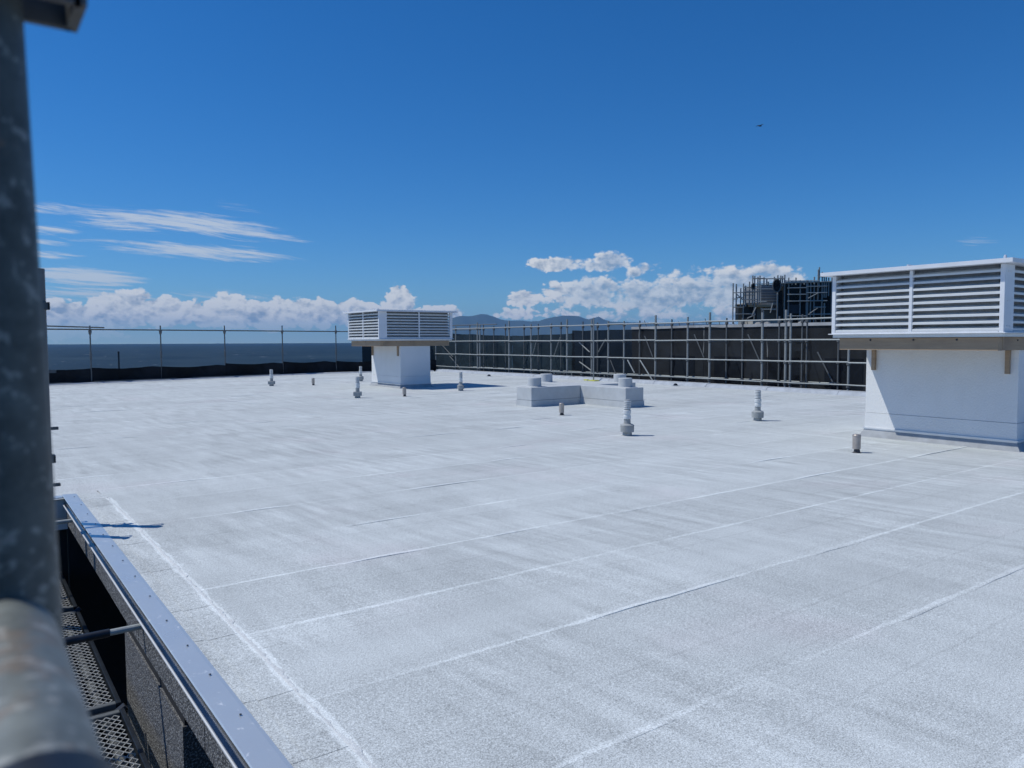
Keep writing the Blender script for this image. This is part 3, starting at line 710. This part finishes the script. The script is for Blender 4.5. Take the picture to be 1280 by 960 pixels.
# ================================================================== plus-shaped plinth with four stubs
pl = thing('service_plinth', 'low grey plus-shaped plinth on the roof between the two ventilators', 'plinth', (13.05, 14.85, 0))
def block(x0, x1, y0, y1, nm='plinth_arm'):
    c = (13.05, 14.85); g_ = .016
    def sec(z0, z1, e0, e1, nme, m):
        mb = MB(); X0, X1, Y0, Y1 = x0 - c[0], x1 - c[0], y0 - c[1], y1 - c[1]
        mb.hexa([(X0 - e0, Y0 - e0, z0), (X1 + e0, Y0 - e0, z0), (X1 + e0, Y1 + e0, z0), (X0 - e0, Y1 + e0, z0), (X0 - e1, Y0 - e1, z1), (X1 + e1, Y0 - e1, z1), (X1 + e1, Y1 + e1, z1), (X0 - e1, Y1 + e1, z1)])
        o = part(nme, mb, m, pl)
        if nme == nm:
            bv = o.modifiers.new('bevel', 'BEVEL'); bv.width = .014; bv.segments = 2
        return o
    sec(0, .15, g_, .010, 'plinth_skirt', M_curb); sec(.1505, .47, 0, 0, nm, M_curb)
XA, XB, YA, YB = 12.75, 13.35, 14.55, 15.15
block(11.18, XA, YA, YB); block(XA + .001, XB - .001, 12.93, YA); block(XB, 14.72, YA, YB); block(XA + .001, XB - .001, YB, 16.7); block(XA + .003, XB - .003, YA + .003, YB - .003, 'plinth_arm')
for (x, y) in ((11.52, 14.87), (13.05, 13.25), (14.42, 14.85), (13.08, 16.35)):
    st = MB().lathe([(.20, 0), (.172, .012), (.168, .21), (.160, .222)], (x - 13.05, y - 14.85, .471), 28); part('capped_stub', st, M_curb, pl)

# ================================================================== vent pipes and pipe stubs
def vent_pipe(x, y, label, kind='round'):
    t = thing('vent_pipe', label, 'vent pipe', (x, y, 0), 0, 'plastic vent pipes on the roof')
    part('foot', MB().lathe([(.105, 0), (.080, .008), (.076, .07)], n=24), M_pvcD, t)
    if kind == 'round': part('collar', MB().lathe([(.080, .062), (.113, .066), (.116, .178), (.110, .184), (.064, .206), (.05, .207)], n=28), M_pvcD, t)
    else: part('collar', MB().rbox(-.115, .115, -.10, .10, .066, .18, .01), M_pvcD, t)
    part('neck', MB().lathe([(.058, .17), (.056, .292)], n=20), M_pvcD, t)
    part('fitting', MB().lathe([(.064, .285), (.066, .30), (.066, .335), (.058, .34), (.058, .37), (.067, .376), (.067, .425), (.058, .432)], (.004, 0, 0), 20), M_pvcW, t)
    c = part('cowl', MB().lathe([(.054, .43), (.054, .60), (.046, .607)], n=20), M_pvc, t)
    rb = MB()
    for i in range(5): rb.lathe([(.055, .452 + i * .03), (.060, .455 + i * .03), (.060, .466 + i * .03), (.055, .469 + i * .03)], n=18)
    part('cowl_ribs', rb, M_pvcW, c)
    return t
vp = [(784, 544.5, 'nearest vent pipe, in front of the plus-shaped plinth', 1), (947, 526, 'vent pipe between the plinth and the near ventilator', 1),
      (576, 488.5, 'vent pipe right of the far ventilator, by its long shadow', 1), (447, 497.5, 'vent pipe in front and left of the far ventilator, on a square collar', 0),
      (451, 476.5, 'vent pipe standing just left of the far ventilator plinth, close to the railing', 1), (339.5, 482.5, 'leftmost vent pipe, alone near the railing', 0)]
for (px, py, lab, k) in vp:
    p = at(px, py); o = vent_pipe(p.x, p.y, lab, 'round' if k else 'square'); o.rotation_euler.z = random.uniform(0, 6) if k else -.5
def pipe_stub(x, y, label):
    t = thing('pipe_stub', label, 'pipe stub', (x, y, 0), random.uniform(-.3, .3), 'short bronze pipe stubs on the roof')
    part('foot', MB().lathe([(.075, 0), (.046, .008), (.036, .05), (.036, .07)], (.012, 0, 0), 20), M_stubD, t)
    part('pipe', MB().lathe([(.030, .055), (.054, .058), (.055, .24)], n=24), M_stub, t)
    part('cap', MB().lathe([(.057, .232), (.057, .25), (.050, .262), (.02, .268)], n=24), M_stub, t)
for (px, py, lab) in ((1070.5, 566, 'nearest bronze pipe stub, left of the near ventilator plinth'), (702, 519, 'bronze pipe stub in front of the plus-shaped plinth'),
                      (505.5, 495.5, 'bronze pipe stub at the foot of the far ventilator'), (391.5, 481.5, 'farthest bronze pipe stub, nearest the railing')):
    p = at(px, py); pipe_stub(p.x, p.y, lab)
# small things by the kerb
for (px, py) in ((609, 470.5), (842, 482.5)):
    p = at(px, py); t = thing('drain_outlet', 'small dark drain outlet on the kerb, %s' % ('far side, left of the plinth' if px < 700 else 'right of the plinth'), 'drain outlet', (p.x + .1, p.y, 0))
    part('grate', MB().lathe([(.08, 0), (.08, .02), (.06, .07), (.02, .09)], n=14), M_black, t)
    part('rim', MB().lathe([(.16, 0), (.16, .012), (.125, .016)], n=16), M_flash, t)

# ================================================================== right scaffold
XIN, XOUT = 21.35, 22.45
rs = thing('scaffold', 'long galvanised tube scaffold along the right edge of the roof', 'scaffold', (XIN, 20, -18))
inv = Matrix.Translation((-XIN, -20, 18))
def rpart(name, mb, m, parent=None):
    o = part(name, mb, m, parent or rs)
    if parent is None: o.matrix_parent_inverse = inv
    return o
Z4 = (.20, .90, 1.60, 2.27)
Z4 = tuple(EYE + (z - EYE) * XIN / 22.0 for z in Z4)
cupM = MB().lathe([(.035, -.10), (.058, -.08), (.062, -.01), (.035, 0)], n=8).mesh('pressing', M_galvD)
inner = [545, 569.8, 597, 600, 636.5, 664, 689, 709, 739.7, 760.4, 780, 819.4, 859.5, 887, 952.7, 982, 988, 1061]
outer = [587.5, 604.6, 617.5, 632, 655.2, 673, 701.4, 728.7, 747, 799.6, 839.6, 908, 928, 973.8, 1002.5, 1008.4, 1048]
yin = []; yout = []
for lst, X, acc in ((inner, XIN, yin), (outer, XOUT, yout)):
    for px in lst:
        Y = onX(px, 440, X).y; acc.append(Y); big = px in (597, 636.5, 709, 739.7, 819.4, 887, 952.7, 982)
        zt_ = Z4[3] + (.27 if big else .15) + random.uniform(-.04, .06)
        if px == 1061: zt_ = Z4[3] + .12
        s_ = link('standard', MB().tube((0, 0, -3), (0, 0, zt_), .040 if big else (.034 if X == XIN else .029), 8).mesh('standard', M_galv if X == XIN else M_galvD), rs, (X, Y, 0)); s_.matrix_parent_inverse = inv
        for z in Z4: link('pressing', cupM, s_, (0, 0, z))
for Y in (10.1, 7.5, 4.9, 2.3):
    yin.append(Y); s_ = link('standard', MB().tube((0, 0, -3), (0, 0, 2.4), .0242, 8).mesh('standard', M_galv), rs, (XIN, Y, 0)); s_.matrix_parent_inverse = inv
    for z in Z4: link('pressing', cupM, s_, (0, 0, z))
yin.sort(); yout.sort()
main_in = yin[:]
for a, b in zip(main_in[:-1], main_in[1:]):
    for k, z in enumerate(Z4):
        if b - a < .35: pass
        xo = XIN - .03
        rpart('ledger', MB().tube((xo, a, z + random.uniform(-.012, .012)), (xo, b, z + random.uniform(-.012, .012)), .023, 8), M_galvL)
for a, b in zip(yout[:-1], yout[1:]):
    for k, z in enumerate((Z4[0] - .03, Z4[3] + .02, )):
        rpart('ledger', MB().tube((XOUT + .03, a, z), (XOUT + .03, b, z), .02, 6), M_galvL if k == 0 else M_galvD)
for i, Y in enumerate(yin[::2]):
    for z in (Z4[0], Z4[2] - .03): rpart('transom', MB().tube((XIN, Y + .05, z - .03), (XOUT, Y + .05, z - .03), .02, 6), M_galvD)
for (xa, ya, xb, yb4, X, m_) in ((784.5, 450, 793, 466, XIN - .06, M_galvL), (800, 450, 816, 476, XIN - .06, M_galvL), (724, 428, 737, 440, XIN + .4, M_galv), (724, 452, 739, 463, XIN + .4, M_galv),
                              (671, 425, 665, 447, XOUT, M_galv), (700, 422, 693, 444, XOUT, M_galv), (757, 424, 748, 440, XOUT, M_galv), (562, 445, 580, 466, XIN + .2, M_galvD), (546, 424, 566, 446, XOUT, M_galvD),
                              (806, 420, 816, 446, XOUT, M_galvD), (763, 450, 771, 470, XOUT, M_galvD), (868, 418, 880, 447, XOUT, M_galvD), (935, 418, 950, 452, XOUT, M_galvD), (1022, 440, 1042, 480, XOUT, M_galvD)):
    rpart('brace', MB().tube(onX(xa, ya, X), onX(xb, yb4, X), .024, 6), m_)
rpart('ledger', MB().tube(onX(562, 407, XIN), onX(621, 405.3, XIN), .026, 6), M_galvD)
rpart('ledger', MB().tube(onX(562, 412.5, XOUT), onX(600, 412, XOUT), .024, 6), M_galvD)
# deck boards and toe boards low down, broken into lengths
y = 2.0
while y < 34:
    L_ = random.choice((2.1, 2.4)); 
    for x in (XIN + .12, XIN + .40, XIN + .68):
        rpart('deck_board', MB().box(x, x + .225, y, y + L_ - .03, -.02, .02 + random.uniform(0, .012)), M_board)
    y += L_ + (random.choice((0, .0, .25)))
ORD = ['third from the left', 'fourth from the left', 'left of the yellow pad', 'right of the yellow pad', 'second right of the yellow pad', 'rightmost', 'third right of the yellow pad', 'leftmost']
# couplers lying about
for i, (px, py) in enumerate(((705, 474.0), (716, 474.3), (728, 474.5), (757, 476), (764, 476.3), (771, 476.0), (750, 475.6), (694, 473.5), (840, 474))):
    if i > 7: break
    p = at(px, py, .1); X = XR + .18
    q = onX(px, py, X)
    t = thing('scaffold_coupler', 'scaffold coupler', 'coupler', (X, q.y, .135), random.uniform(0, 3), 'loose scaffold couplers on the kerb')
    t['label'] = 'dark scaffold coupler on the kerb behind the plinth, %s' % ORD[i]
    c = MB(); c.tube((0, -.04, .045), (0, .04, .045), .042, 10); c.tube((-.05, 0, .02), (.06, 0, .03), .02, 8); part('jaw', c, M_black, t)
    part('bolt', MB().tube((.05, 0, .02), (.06, 0, .11), .012, 6), M_galvL, t)
p = onX(741, 476, XR - .2)
t = thing('foot_pad', 'yellow plastic pad under the foot of a tall scaffold tube', 'foot pad', (XR - .16, p.y, .0))
part('pad', MB().rbox(-.12, .12, -.2, .2, .006, .04, .01), M_yellow, t); part('bracket', MB().rbox(-.05, .05, .32, .55, .006, .05, .008), M_yellow, t)
rp = MB().tube((XR - .16, p.y, .05), (XR - .16, p.y, Z4[3] + .25), .026, 10)
rpart('standard', rp, M_galv)

# ---------------- shade cloth hung on it
def cloth_sheet(p0, p1, z0, ztop, name, mt, label, cat, amp=.05, group=None, nz=12, dens=7, sag=.03, off=(0, 0)):
    p0 = Vector((p0[0], p0[1], 0)); p1 = Vector((p1[0], p1[1], 0)); L_ = (p1 - p0).length; d = (p1 - p0).normalized(); nn = Vector((-d.y, d.x, 0))
    nu = max(4, int(L_ * dens)); mb = MB(); loc = p0.copy(); loc.z = z0
    for i in range(nu + 1):
        u = L_ * i / nu; s_ = i / nu
        zt2 = (ztop[0] + (ztop[1] - ztop[0]) * s_) - sag * abs(sin(pi * u / 2.45)) + .012 * noise.noise(Vector((u * 2.5, p0.x, 0)))
        for j in range(nz + 1):
            v = j / nz; z = z0 + (zt2 - z0) * v
            w = amp * (noise.noise(Vector((u * 1.1, z * .8, p0.y))) + .7 * noise.noise(Vector((u * 2.8 + z * 1.5, z * 1.2, 4))) + .35 * abs(noise.noise(Vector((u * 5 - z * 4, z * 2, 8)))))
            # gathers at the ties
            w += amp * .9 * math.exp(-((u % 2.45 - 1.2) / .28) ** 2) * sin(z * 9)
            q = p0 + d * u + nn * w; q.z = z; mb.v.append(q - loc)
    for i in range(nu):
        for j in range(nz): a = i * (nz + 1) + j; mb.f.append((a, a + nz + 1, a + nz + 2, a + 1)); mb.sm.append(True)
    return tag(part(name, mb, mt, None, loc), label, cat, group)
XN = XOUT + .12
def zn(px, py): return onX(px, py, XN).z
yj = [onX(px, 440, XN).y for px in (537, 640, 718, 800, 880, 960, 1080)]
GN = 'shade cloths hung on the right scaffold'
cloth_sheet((XN, yj[0]), (XN, yj[1]), -1.2, (zn(545, 415.5), zn(640, 419.5)), 'shade_cloth', M_netB, 'faded green shade cloth hung right of the far ventilator', 'shade cloth', .05, GN)
cloth_sheet((XN, yj[1] - .02), (XN, yj[2]), -1.2, (zn(640, 419.5), zn(718, 416.5)), 'shade_cloth', M_netB, 'faded green shade cloth hung behind the left half of the plinth', 'shade cloth', .05, GN)
cloth_sheet((XN - .06, yj[2] + .1), (XN - .06, yj[3]), -1.2, (zn(718, 413), zn(800, 411)), 'shade_cloth', M_netD, 'black shade cloth behind the right half of the plinth', 'shade cloth', .06, GN)
cloth_sheet((XN - .06, yj[3] - .02), (XN - .06, yj[4]), -1.2, (zn(800, 411), zn(880, 408.5)), 'shade_cloth', M_netD, 'black shade cloth just right of the plinth, left of the near vent pipes', 'shade cloth', .06, GN)
cloth_sheet((XN - .06, yj[4] - .02), (XN - .06, yj[5]), -1.2, (zn(880, 408.5), zn(960, 408)), 'shade_cloth', M_netD, 'black shade cloth below the distant scaffolded tower', 'shade cloth', .06, GN)
cloth_sheet((XN - .06, yj[5] - .02), (XN - .06, yj[6] - 3), -1.2, (zn(960, 408), zn(1090, 406)), 'shade_cloth', M_netD, 'creased black shade cloth beside the near ventilator', 'shade cloth', .11, GN)
cloth_sheet((XN, yj[0]), (XR - 2.3, yj[0] - .1), -1.2, (zn(545, 415.5), zn(545, 415)), 'shade_cloth', M_netB, 'short return of green shade cloth partly hidden by the far ventilator', 'shade cloth', .04, GN)

# ================================================================== railing on the far edge
def yb_off(X): return yback(X) + .38
rl = thing('guard_railing', 'scaffold tube guard railing along the far edge of the roof, sea behind', 'railing', (9.5, 35, -18))
inv2 = Matrix.Translation((-9.5, -35, 18))
def gpart(name, mb, m, parent=None):
    o = part(name, mb, m, parent or rl)
    if parent is None: o.matrix_parent_inverse = inv2
    return o
def on_back(px, py):                                   # solve for the point over the offset back line
    d = ray(px, py); t = 30.0
    for _ in range(40):
        X = d.x * t; t = yb_off(X) / d.y
    return CAM + d * t
rp_ = []
for px, ptop in ((-20, 410), (113, 407), (201, 407), (281, 407), (353, 407), (420, 407), (478, 407), (520, 407)):
    q = on_back(px, 430); top = on_back(px, ptop).z; rp_.append(q)
    s_ = link('standard', MB().tube((0, 0, -3), (0, 0, top), .027, 10).mesh('standard', M_galvD), rl, (q.x, q.y, 0)); s_.matrix_parent_inverse = inv2
    zz = on_back(px, 414).z
    cp_ = MB().lathe([(.03, zz - .14), (.05, zz - .10), (.062, zz - .02), (.062, zz + .03), (.03, zz + .05)], n=8); cp_.lathe([(.03, .95), (.042, .97), (.042, 1.2), (.03, 1.22)], n=8)
    link('coupler', cp_.mesh('coupler', M_galvD), s_)
for a, b in zip(rp_[:-1], rp_[1:]):
    za = on_back(201, 412.6).z
    gpart('rail', MB().tube((a.x, a.y - .04, za), (b.x, b.y - .04, za), .026, 8), M_galvD)
a, b = rp_[0], rp_[1]; gpart('rail', MB().tube((a.x, a.y - .1, 2.28), (b.x + .5, b.y - .04, 2.20), .026, 8), M_galvD)
for i in range(6):
    q0 = on_back((-60, 113, 201, 281, 353, 420, 545)[i], 440); q1 = on_back((-60, 113, 201, 281, 353, 420, 545)[i + 1], 440)
    z_a = on_back(281, 455.5).z + .02
    labs = ['behind the near pole at the left', 'in the second bay from the left', 'third bay from the left', 'bay behind the leftmost vent pipe', 'bay behind the farthest pipe stub', 'running behind the far ventilator']
    cloth_sheet((q0.x, q0.y - .02), (q1.x, q1.y - .02), -.6, (z_a + random.uniform(-.03, .05), z_a + random.uniform(-.03, .05)), 'debris_cloth', M_cloth, 'black debris cloth at the foot of the railing, ' + labs[i], 'debris cloth', .075, 'black debris cloths along the railing', 8, 9, .06)
for i, (xa, xb) in enumerate(((-2, 3.5), (4.3, 7.5), (8.2, 12.4))):
    gpart('batten', MB().obar((xa, yback(xa) + .12, .075), (xb, yback(xb) + .12, .07), .06, .035), M_galvD)
q = on_back(148.5, 450); dd = (q - CAM) * 1.6
t = thing('marker_pole', 'thin dark pole beyond the railing, standing against the sea', 'pole', (CAM.x + dd.x, CAM.y + dd.y, -18))
ztop = (CAM + dd * 1).z; ztop = EYE + (ray(148.5, 441).z / ray(148.5, 441).dot(fh)) * dd.dot(fh)
part('shaft', MB().tube((0, 0, 0), (0, 0, ztop + 18), .05, 8), M_black, t)
part('tip', MB().lathe([(.06, ztop + 17.98), (.07, ztop + 18.02), (.03, ztop + 18.1)], n=8), M_black, t)

# ================================================================== neighbouring building behind the cloth
nb_ = thing('neighbour_building', 'flat-roofed building behind the black shade cloth, with a pale parapet', 'building', (30, 22, -18))
invn = Matrix.Translation((-30, -22, 18))
def npart(name, mb, m):
    o = part(name, mb, m, nb_); o.matrix_parent_inverse = invn; return o
XW = 26.5
def zw(px, py): return onX(px, py, XW).z
Y0n, Y1n = onX(1080, 410, XW).y - 14, onX(790, 410, XW).y
ztopn = zw(860, 407.0)
npart('wall', MB().box(XW, XW + 18, Y0n, Y1n, -18, ztopn - .125), M_farwall)
npart('parapet', MB().box(XW - .05, XW + .2, Y0n, Y1n, ztopn - .12, ztopn), simple('pale_parapet', (.45, .46, .46), .8, 0, .2, 1.5))
npart('roof_slab', MB().box(XW + .21, XW + 17.9, Y0n + .1, Y1n - .1, ztopn - .124, ztopn - .09), M_conc)
for k in range(9):
    y = Y0n + 1 + k * 2.6
    if y < Y1n - 2: npart('window', MB().box(XW - .03, XW + .02, y, y + 1.5, -.2, .9), M_dark)
for k in range(26):
    y = Y1n - .4 - k * .75 + random.uniform(-.2, .2)
    hh = random.choice((.12, .2, .3, .22))
    o = npart('starter_bar', MB().tube((XW + .3 + random.uniform(-.1, .3), y, ztopn - .1), (XW + .3, y + random.uniform(-.03, .03), ztopn + hh), .016, 5), M_galvD)
for k in range(22):
    y = Y1n - random.uniform(4.5, 14); s_ = random.uniform(.06, .16)
    o = npart('rubble_lump', MB().lathe([(s_, 0), (s_ * 1.1, s_ * .5), (s_ * .6, s_), (.01, s_ * 1.1)], (XW + .3 + random.uniform(0, .3), y, ztopn - .08), 6), M_conc)

# ================================================================== distant scaffolded tower
DT = 62.0
def fp(px, py, d=DT): return far(px, py, d)
ft = thing('tower_building', 'dark net-wrapped building under construction rising behind the right scaffold', 'building', tuple(fp(975, 400)[:2]) + (-18,))
invf = Matrix.Translation(-ft.location)
FWh = fh; 
def fbox(px0, px1, py0, py1, d0, depth):
    """box whose near face spans the given directions at distance d0 and which runs back by depth"""
    a = fp(px0, py1, d0); b = fp(px1, py1, d0); zt2 = fp(px0, py0, d0).z; zb2 = a.z; k = fh * depth
    a = Vector((a.x, a.y, 0)); b = Vector((b.x, b.y, 0))
    mb = MB()
    lo = [a, b, b + k, a + k]
    return mb.hexa([(q.x, q.y, zb2) for q in lo] + [(q.x, q.y, zt2) for q in lo])
def tpart(name, mb, m): o = part(name, mb, m, ft); o.matrix_parent_inverse = invf; return o
tpart('tower_wall', fbox(974, 1060, 355, 700, DT + 3.2, 8), M_farwall)
tpart('lower_wall', fbox(932, 973.5, 384, 700, DT + 3.2, 3), M_farwall)
tpart('stair_block', fbox(951, 973, 356, 384, DT + 2.2, 5), simple('pale_grey_cladding', (.20, .21, .22), .8, 0, .1, 1))
for i in range(7): tpart('cladding_rail', fbox(951, 973, 358 + i * 3.4, 358.9 + i * 3.4, DT + 2.1, .08), M_galvL)
tpart('floor_slab', fbox(932, 975, 378.5, 381, DT + .6, 3), M_beige)
tpart('awning', fbox(936, 965, 380.9, 383.5, DT + .3, 2), simple('tan_tarpaulin', (.30, .26, .19), .9, 0, .3, 1))
tpart('base_wall', fbox(937, 972, 400.5, 700, DT - 1, 2), M_beige)
def ncloth(px0, px1, py0, py1, d, label, amp=.05):
    a = fp(px0, py1, d); b = fp(px1, py1, d); z1 = fp(px0, py0, d).z; z1b = fp(px1, py0, d).z
    return cloth_sheet((a.x, a.y), (b.x, b.y), a.z, (z1, z1b), 'wrap_netting', M_netT, label, 'netting', amp, 'dark netting on the distant tower', 8, 2, .02)
ncloth(972, 1010, 354, 404, DT + .4, 'dark netting on the left half of the distant tower', .06)
ncloth(1010, 1050, 352, 404, DT + .4, 'dark netting on the right half of the distant tower, by the ventilator cap', .06)
ncloth(919, 946, 380.5, 402, DT + .4, 'dark netting on the low left wing of the distant tower', .05)
# folds of raised cloth
tpart('raised_flap', fbox(985, 1000, 381, 392, DT + .15, .2), M_dark)
fs = thing('scaffold', 'distant scaffold tubes standing up around the dark net-wrapped tower', 'scaffold', tuple(fp(980, 400, DT)[:2]) + (-18,))
invs = Matrix.Translation(-fs.location)
def spart(name, mb, m): o = part(name, mb, m, fs); o.matrix_parent_inverse = invs; return o
vert = [(926, 360, 383), (937, 352, 381), (958.5, 349, 358), (968, 346, 358), (986, 347, 404), (995, 347, 356), (1000.5, 350, 404), (1018, 346, 404), (1028, 340, 404), (1040, 344, 404), (916.5, 354, 405), (920.5, 355, 385), (929.5, 354.5, 405), (932, 357, 383), (941, 344.5, 381), (943.5, 345, 400), (947.5, 346, 381), (950, 344.5, 379), (955, 346.5, 357), (952.5, 386, 408), (960.5, 352, 358),
        (972.3, 344, 404), (976, 344.5, 360), (978.3, 345, 358), (981, 343.5, 404), (1005.5, 351, 356), (1008.5, 350, 404), (1010, 350, 404), (1013.5, 350, 404), (1023, 337, 375), (1024.3, 334, 360), (1030.5, 344, 372), (1033, 344, 372), (1036, 347, 370), (1030.5, 379, 406), (990, 351, 356), (1001, 351, 356)]
for (px, a, b) in vert:
    p0 = fp(px, a, DT); p1 = fp(px, b, DT); spart('standard', MB().tube((p0.x, p0.y, p1.z), (p0.x, p0.y, p0.z), .055, 6), M_galv)
hor = [(984, 360, 1008, 359.5), (984, 368, 1008, 367.8), (1008, 366, 1034, 365.6), (1008, 358, 1034, 357.6), (984, 376.5, 1034, 375.8), (916, 384, 930, 384), (929, 359, 944, 359), (1010, 393, 1040, 392.4), (984, 395, 1008, 395), (916, 366.0, 947, 365), (916, 373.8, 922, 373.6), (929, 364.5, 951, 364.5), (929, 374.5, 946, 374.5), (929, 369, 944, 368.5), (941, 348, 956, 348), (947, 348.5, 981, 348.2), (944, 355, 975, 354.5), (972, 354.2, 1040, 351.6),
       (981, 351, 1024, 351), (982, 352.5, 1008, 352.3), (1018, 384, 1032, 383.8), (951, 386.5, 970, 386.5), (920, 392.5, 944, 392.2), (941, 377, 958, 377), (921, 372.0, 929, 372), (944, 361, 972, 360.8), (1024, 346, 1030, 346)]
for (xa, ya, xb, yb5) in hor: spart('ledger', MB().tube(fp(xa, ya, DT - .1), fp(xb, yb5, DT - .1), .045, 6), M_galvL if ya > 350 and xa > 940 else M_galv)
for (xa, ya, xb, yb5) in ((920, 367, 930, 376), (945, 384, 940, 394), (1010, 373, 1023, 366), (1012, 392, 1022, 385), (951, 385, 955, 390), (966, 379, 963, 391), (934, 398, 944, 393)):
    spart('brace', MB().tube(fp(xa, ya, DT - .15), fp(xb, yb5, DT - .15), .045, 6), M_galv)
for (px, py, rx, ry, lab) in ((941.5, 358, 2.3, 3.6, 'small round dark hoop hung at the left of the distant tower scaffold'), (971, 357, 5, 8, 'larger round dark hoop hung high on the distant tower scaffold')):
    c = fp(px, py, DT - .5); t = thing('hoist_hoop', lab, 'hoop', tuple(c)); mb = MB(); n = 16; fl = MB()
    for i in range(n):
        a0, a1 = 2 * pi * i / n, 2 * pi * (i + 1) / n; k = DT / F
        mb.tube(rt * cos(a0) * rx * k + up0 * sin(a0) * ry * k, rt * cos(a1) * rx * k + up0 * sin(a1) * ry * k, .05, 6)
    part('rim', mb, M_galvD, t)
    vs_ = [rt * cos(2 * pi * i / n) * rx * k * .9 + up0 * sin(2 * pi * i / n) * ry * k * .9 for i in range(n)]
    fl.v = [v + fh * .02 for v in vs_] + [v + fh * .06 for v in vs_]; fl.f = [tuple(range(n)), tuple(range(2 * n - 1, n - 1, -1))] + [(i, (i + 1) % n, n + (i + 1) % n, n + i) for i in range(n)]; fl.sm = [False] * len(fl.f)
    part('netting', fl, M_netT, t)

# ================================================================== bird
bc = far(950, 157.5, 70)
bd = thing('bird', 'tiny dark bird gliding alone high in the blue sky', 'bird', tuple(bc))
def along(a, b, c): return rt * a + fh * b + up0 * c
body = MB(); prof = [(-.16, .005), (-.12, .03), (-.02, .055), (.08, .045), (.14, .03), (.19, .008)]
for (a0, r0), (a1, r1) in zip(prof[:-1], prof[1:]): body.tube(along(a0, 0, 0), along(a1, 0, 0), r0, 8, r1, False)
part('body', body, M_bird, bd)
for s_ in (-1, 1):
    w = MB(); pts = [(.05, 0, .01), (-.06, 0, .01), (-.02, .26 * s_, .10), (.09, .24 * s_, .12), (-.08, .5 * s_, .03), (.0, .52 * s_, .035)]
    P_ = [along(a, b * .55 + 0, c) + rt * (b * -.45) for a, b, c in pts]; th = Vector((0, 0, .012))
    for q in ((0, 1, 2, 3), (3, 2, 4, 5)):
        w.hexa([P_[q[0]], P_[q[1]], P_[q[2]], P_[q[3]], P_[q[0]] + th, P_[q[1]] + th, P_[q[2]] + th, P_[q[3]] + th])
    part('wing', w, M_bird, bd)
part('tail', MB().hexa([along(-.14, -.02, 0), along(-.14, .02, 0), along(-.27, .05, 0), along(-.27, -.05, 0), along(-.14, -.02, .012), along(-.14, .02, .012), along(-.27, .05, .012), along(-.27, -.05, .012)]), M_bird, bd)

# ================================================================== land, sea, mountains, air
g_ = MB(); n = 40; g_.v = [Vector((10, 10, -18))] + [Vector((10 + cos(2 * pi * i / n) * (170 + 25 * noise.noise(Vector((i * .5, 0, 0)))), 10 + sin(2 * pi * i / n) * (170 + 25 * noise.noise(Vector((i * .5, 0, 0)))), -18)) for i in range(n)]
g_.f = [(0, 1 + i, 1 + (i + 1) % n) for i in range(n)]; g_.sm = [False] * n
tag(part('ground', g_, M_ground), kind='structure')
s_ = MB(); rad = [0, 100, 400, 1500, 4000, 8000, 14500]; n = 72; s_.v = [Vector((0, 0, -20))]
for r in rad[1:]:
    for i in range(n): s_.v.append(Vector((cos(2 * pi * i / n) * r, sin(2 * pi * i / n) * r, -20)))
s_.f = [(0, 1 + i, 1 + (i + 1) % n) for i in range(n)]
for k in range(len(rad) - 2):
    for i in range(n): j = (i + 1) % n; s_.f.append((1 + k * n + i, 1 + (k + 1) * n + i, 1 + (k + 1) * n + j, 1 + k * n + j))
s_.sm = [False] * len(s_.f)
tag(part('sea', s_, M_sea), kind='structure')
def ridge(pts, dist, name, seed, depth=4000, nseg=260):
    px0, px1 = pts[0][0], pts[-1][0]; mb = MB(); rows_ = 9
    def hgt(px):
        for (a, ya), (b, yb6) in zip(pts[:-1], pts[1:]):
            if a <= px <= b: t = (px - a) / (b - a); return ya + (yb6 - ya) * t
        return pts[-1][1]
    for i in range(nseg + 1):
        px = px0 + (px1 - px0) * i / nseg; py = hgt(px) + .7 * noise.noise(Vector((px * .13, seed, 0))) + .45 * noise.noise(Vector((px * .4, seed, 3)))
        top = far(px, py, dist); top.z = max(top.z, -15)
        dirh = Vector((top.x, top.y, 0)).normalized()
        for j in range(rows_):
            v = j / (rows_ - 1); s = 1 - abs(v * 2 - 1)
            q = top + dirh * (v - .5) * depth; nz_ = noise.noise(Vector((px * .12, v * 4, seed + 3)))
            q.z = -22 + (top.z + 22) * max(0, s ** .9 + .16 * nz_ * (1 - s) * (s > 0)); mb.v.append(q)
    for i in range(nseg):
        for j in range(rows_ - 1): a = i * rows_ + j; mb.f.append((a, a + rows_, a + rows_ + 1, a + 1)); mb.sm.append(True)
    tag(part(name, mb, M_hill), kind='structure')
ridge([(520, 424), (545, 407), (556, 402.5), (566, 397.5), (575, 394.6), (586, 395.5), (593, 394.5), (601, 392.4), (609, 393), (617, 396), (628, 400), (640, 400.8), (652, 400.5), (664, 402), (676, 400.5), (690, 396.5), (700, 395),
       (712, 394.3), (722, 395), (734, 399), (741, 397.8), (748, 395.8), (755, 399.5), (764, 402), (800, 403), (860, 404), (930, 406), (1000, 410), (1100, 415), (1200, 420), (1300, 424)], 21000, 'mountain_range', 1.0)
hz = MB().box(-31000, 31000, -31000, 31000, -21.5, 800)
ho = part('haze', hz, M_hill); tag(ho, 'thin blue sea air between the roof and the far mountains', None, None, 'stuff')
hm = bpy.data.materials.new('sea_air'); hm.use_nodes = True; hm.node_tree.nodes.clear()
pv = hm.node_tree.nodes.new('ShaderNodeVolumePrincipled'); ou = hm.node_tree.nodes.new('ShaderNodeOutputMaterial'); hm.node_tree.links.new(pv.outputs[0], ou.inputs['Volume'])
pv.inputs['Density'].default_value = 3.3e-5; pv.inputs['Color'].default_value = (.26, .56, 1.0, 1); pv.inputs['Anisotropy'].default_value = 0.1
ho.data.materials[0] = hm
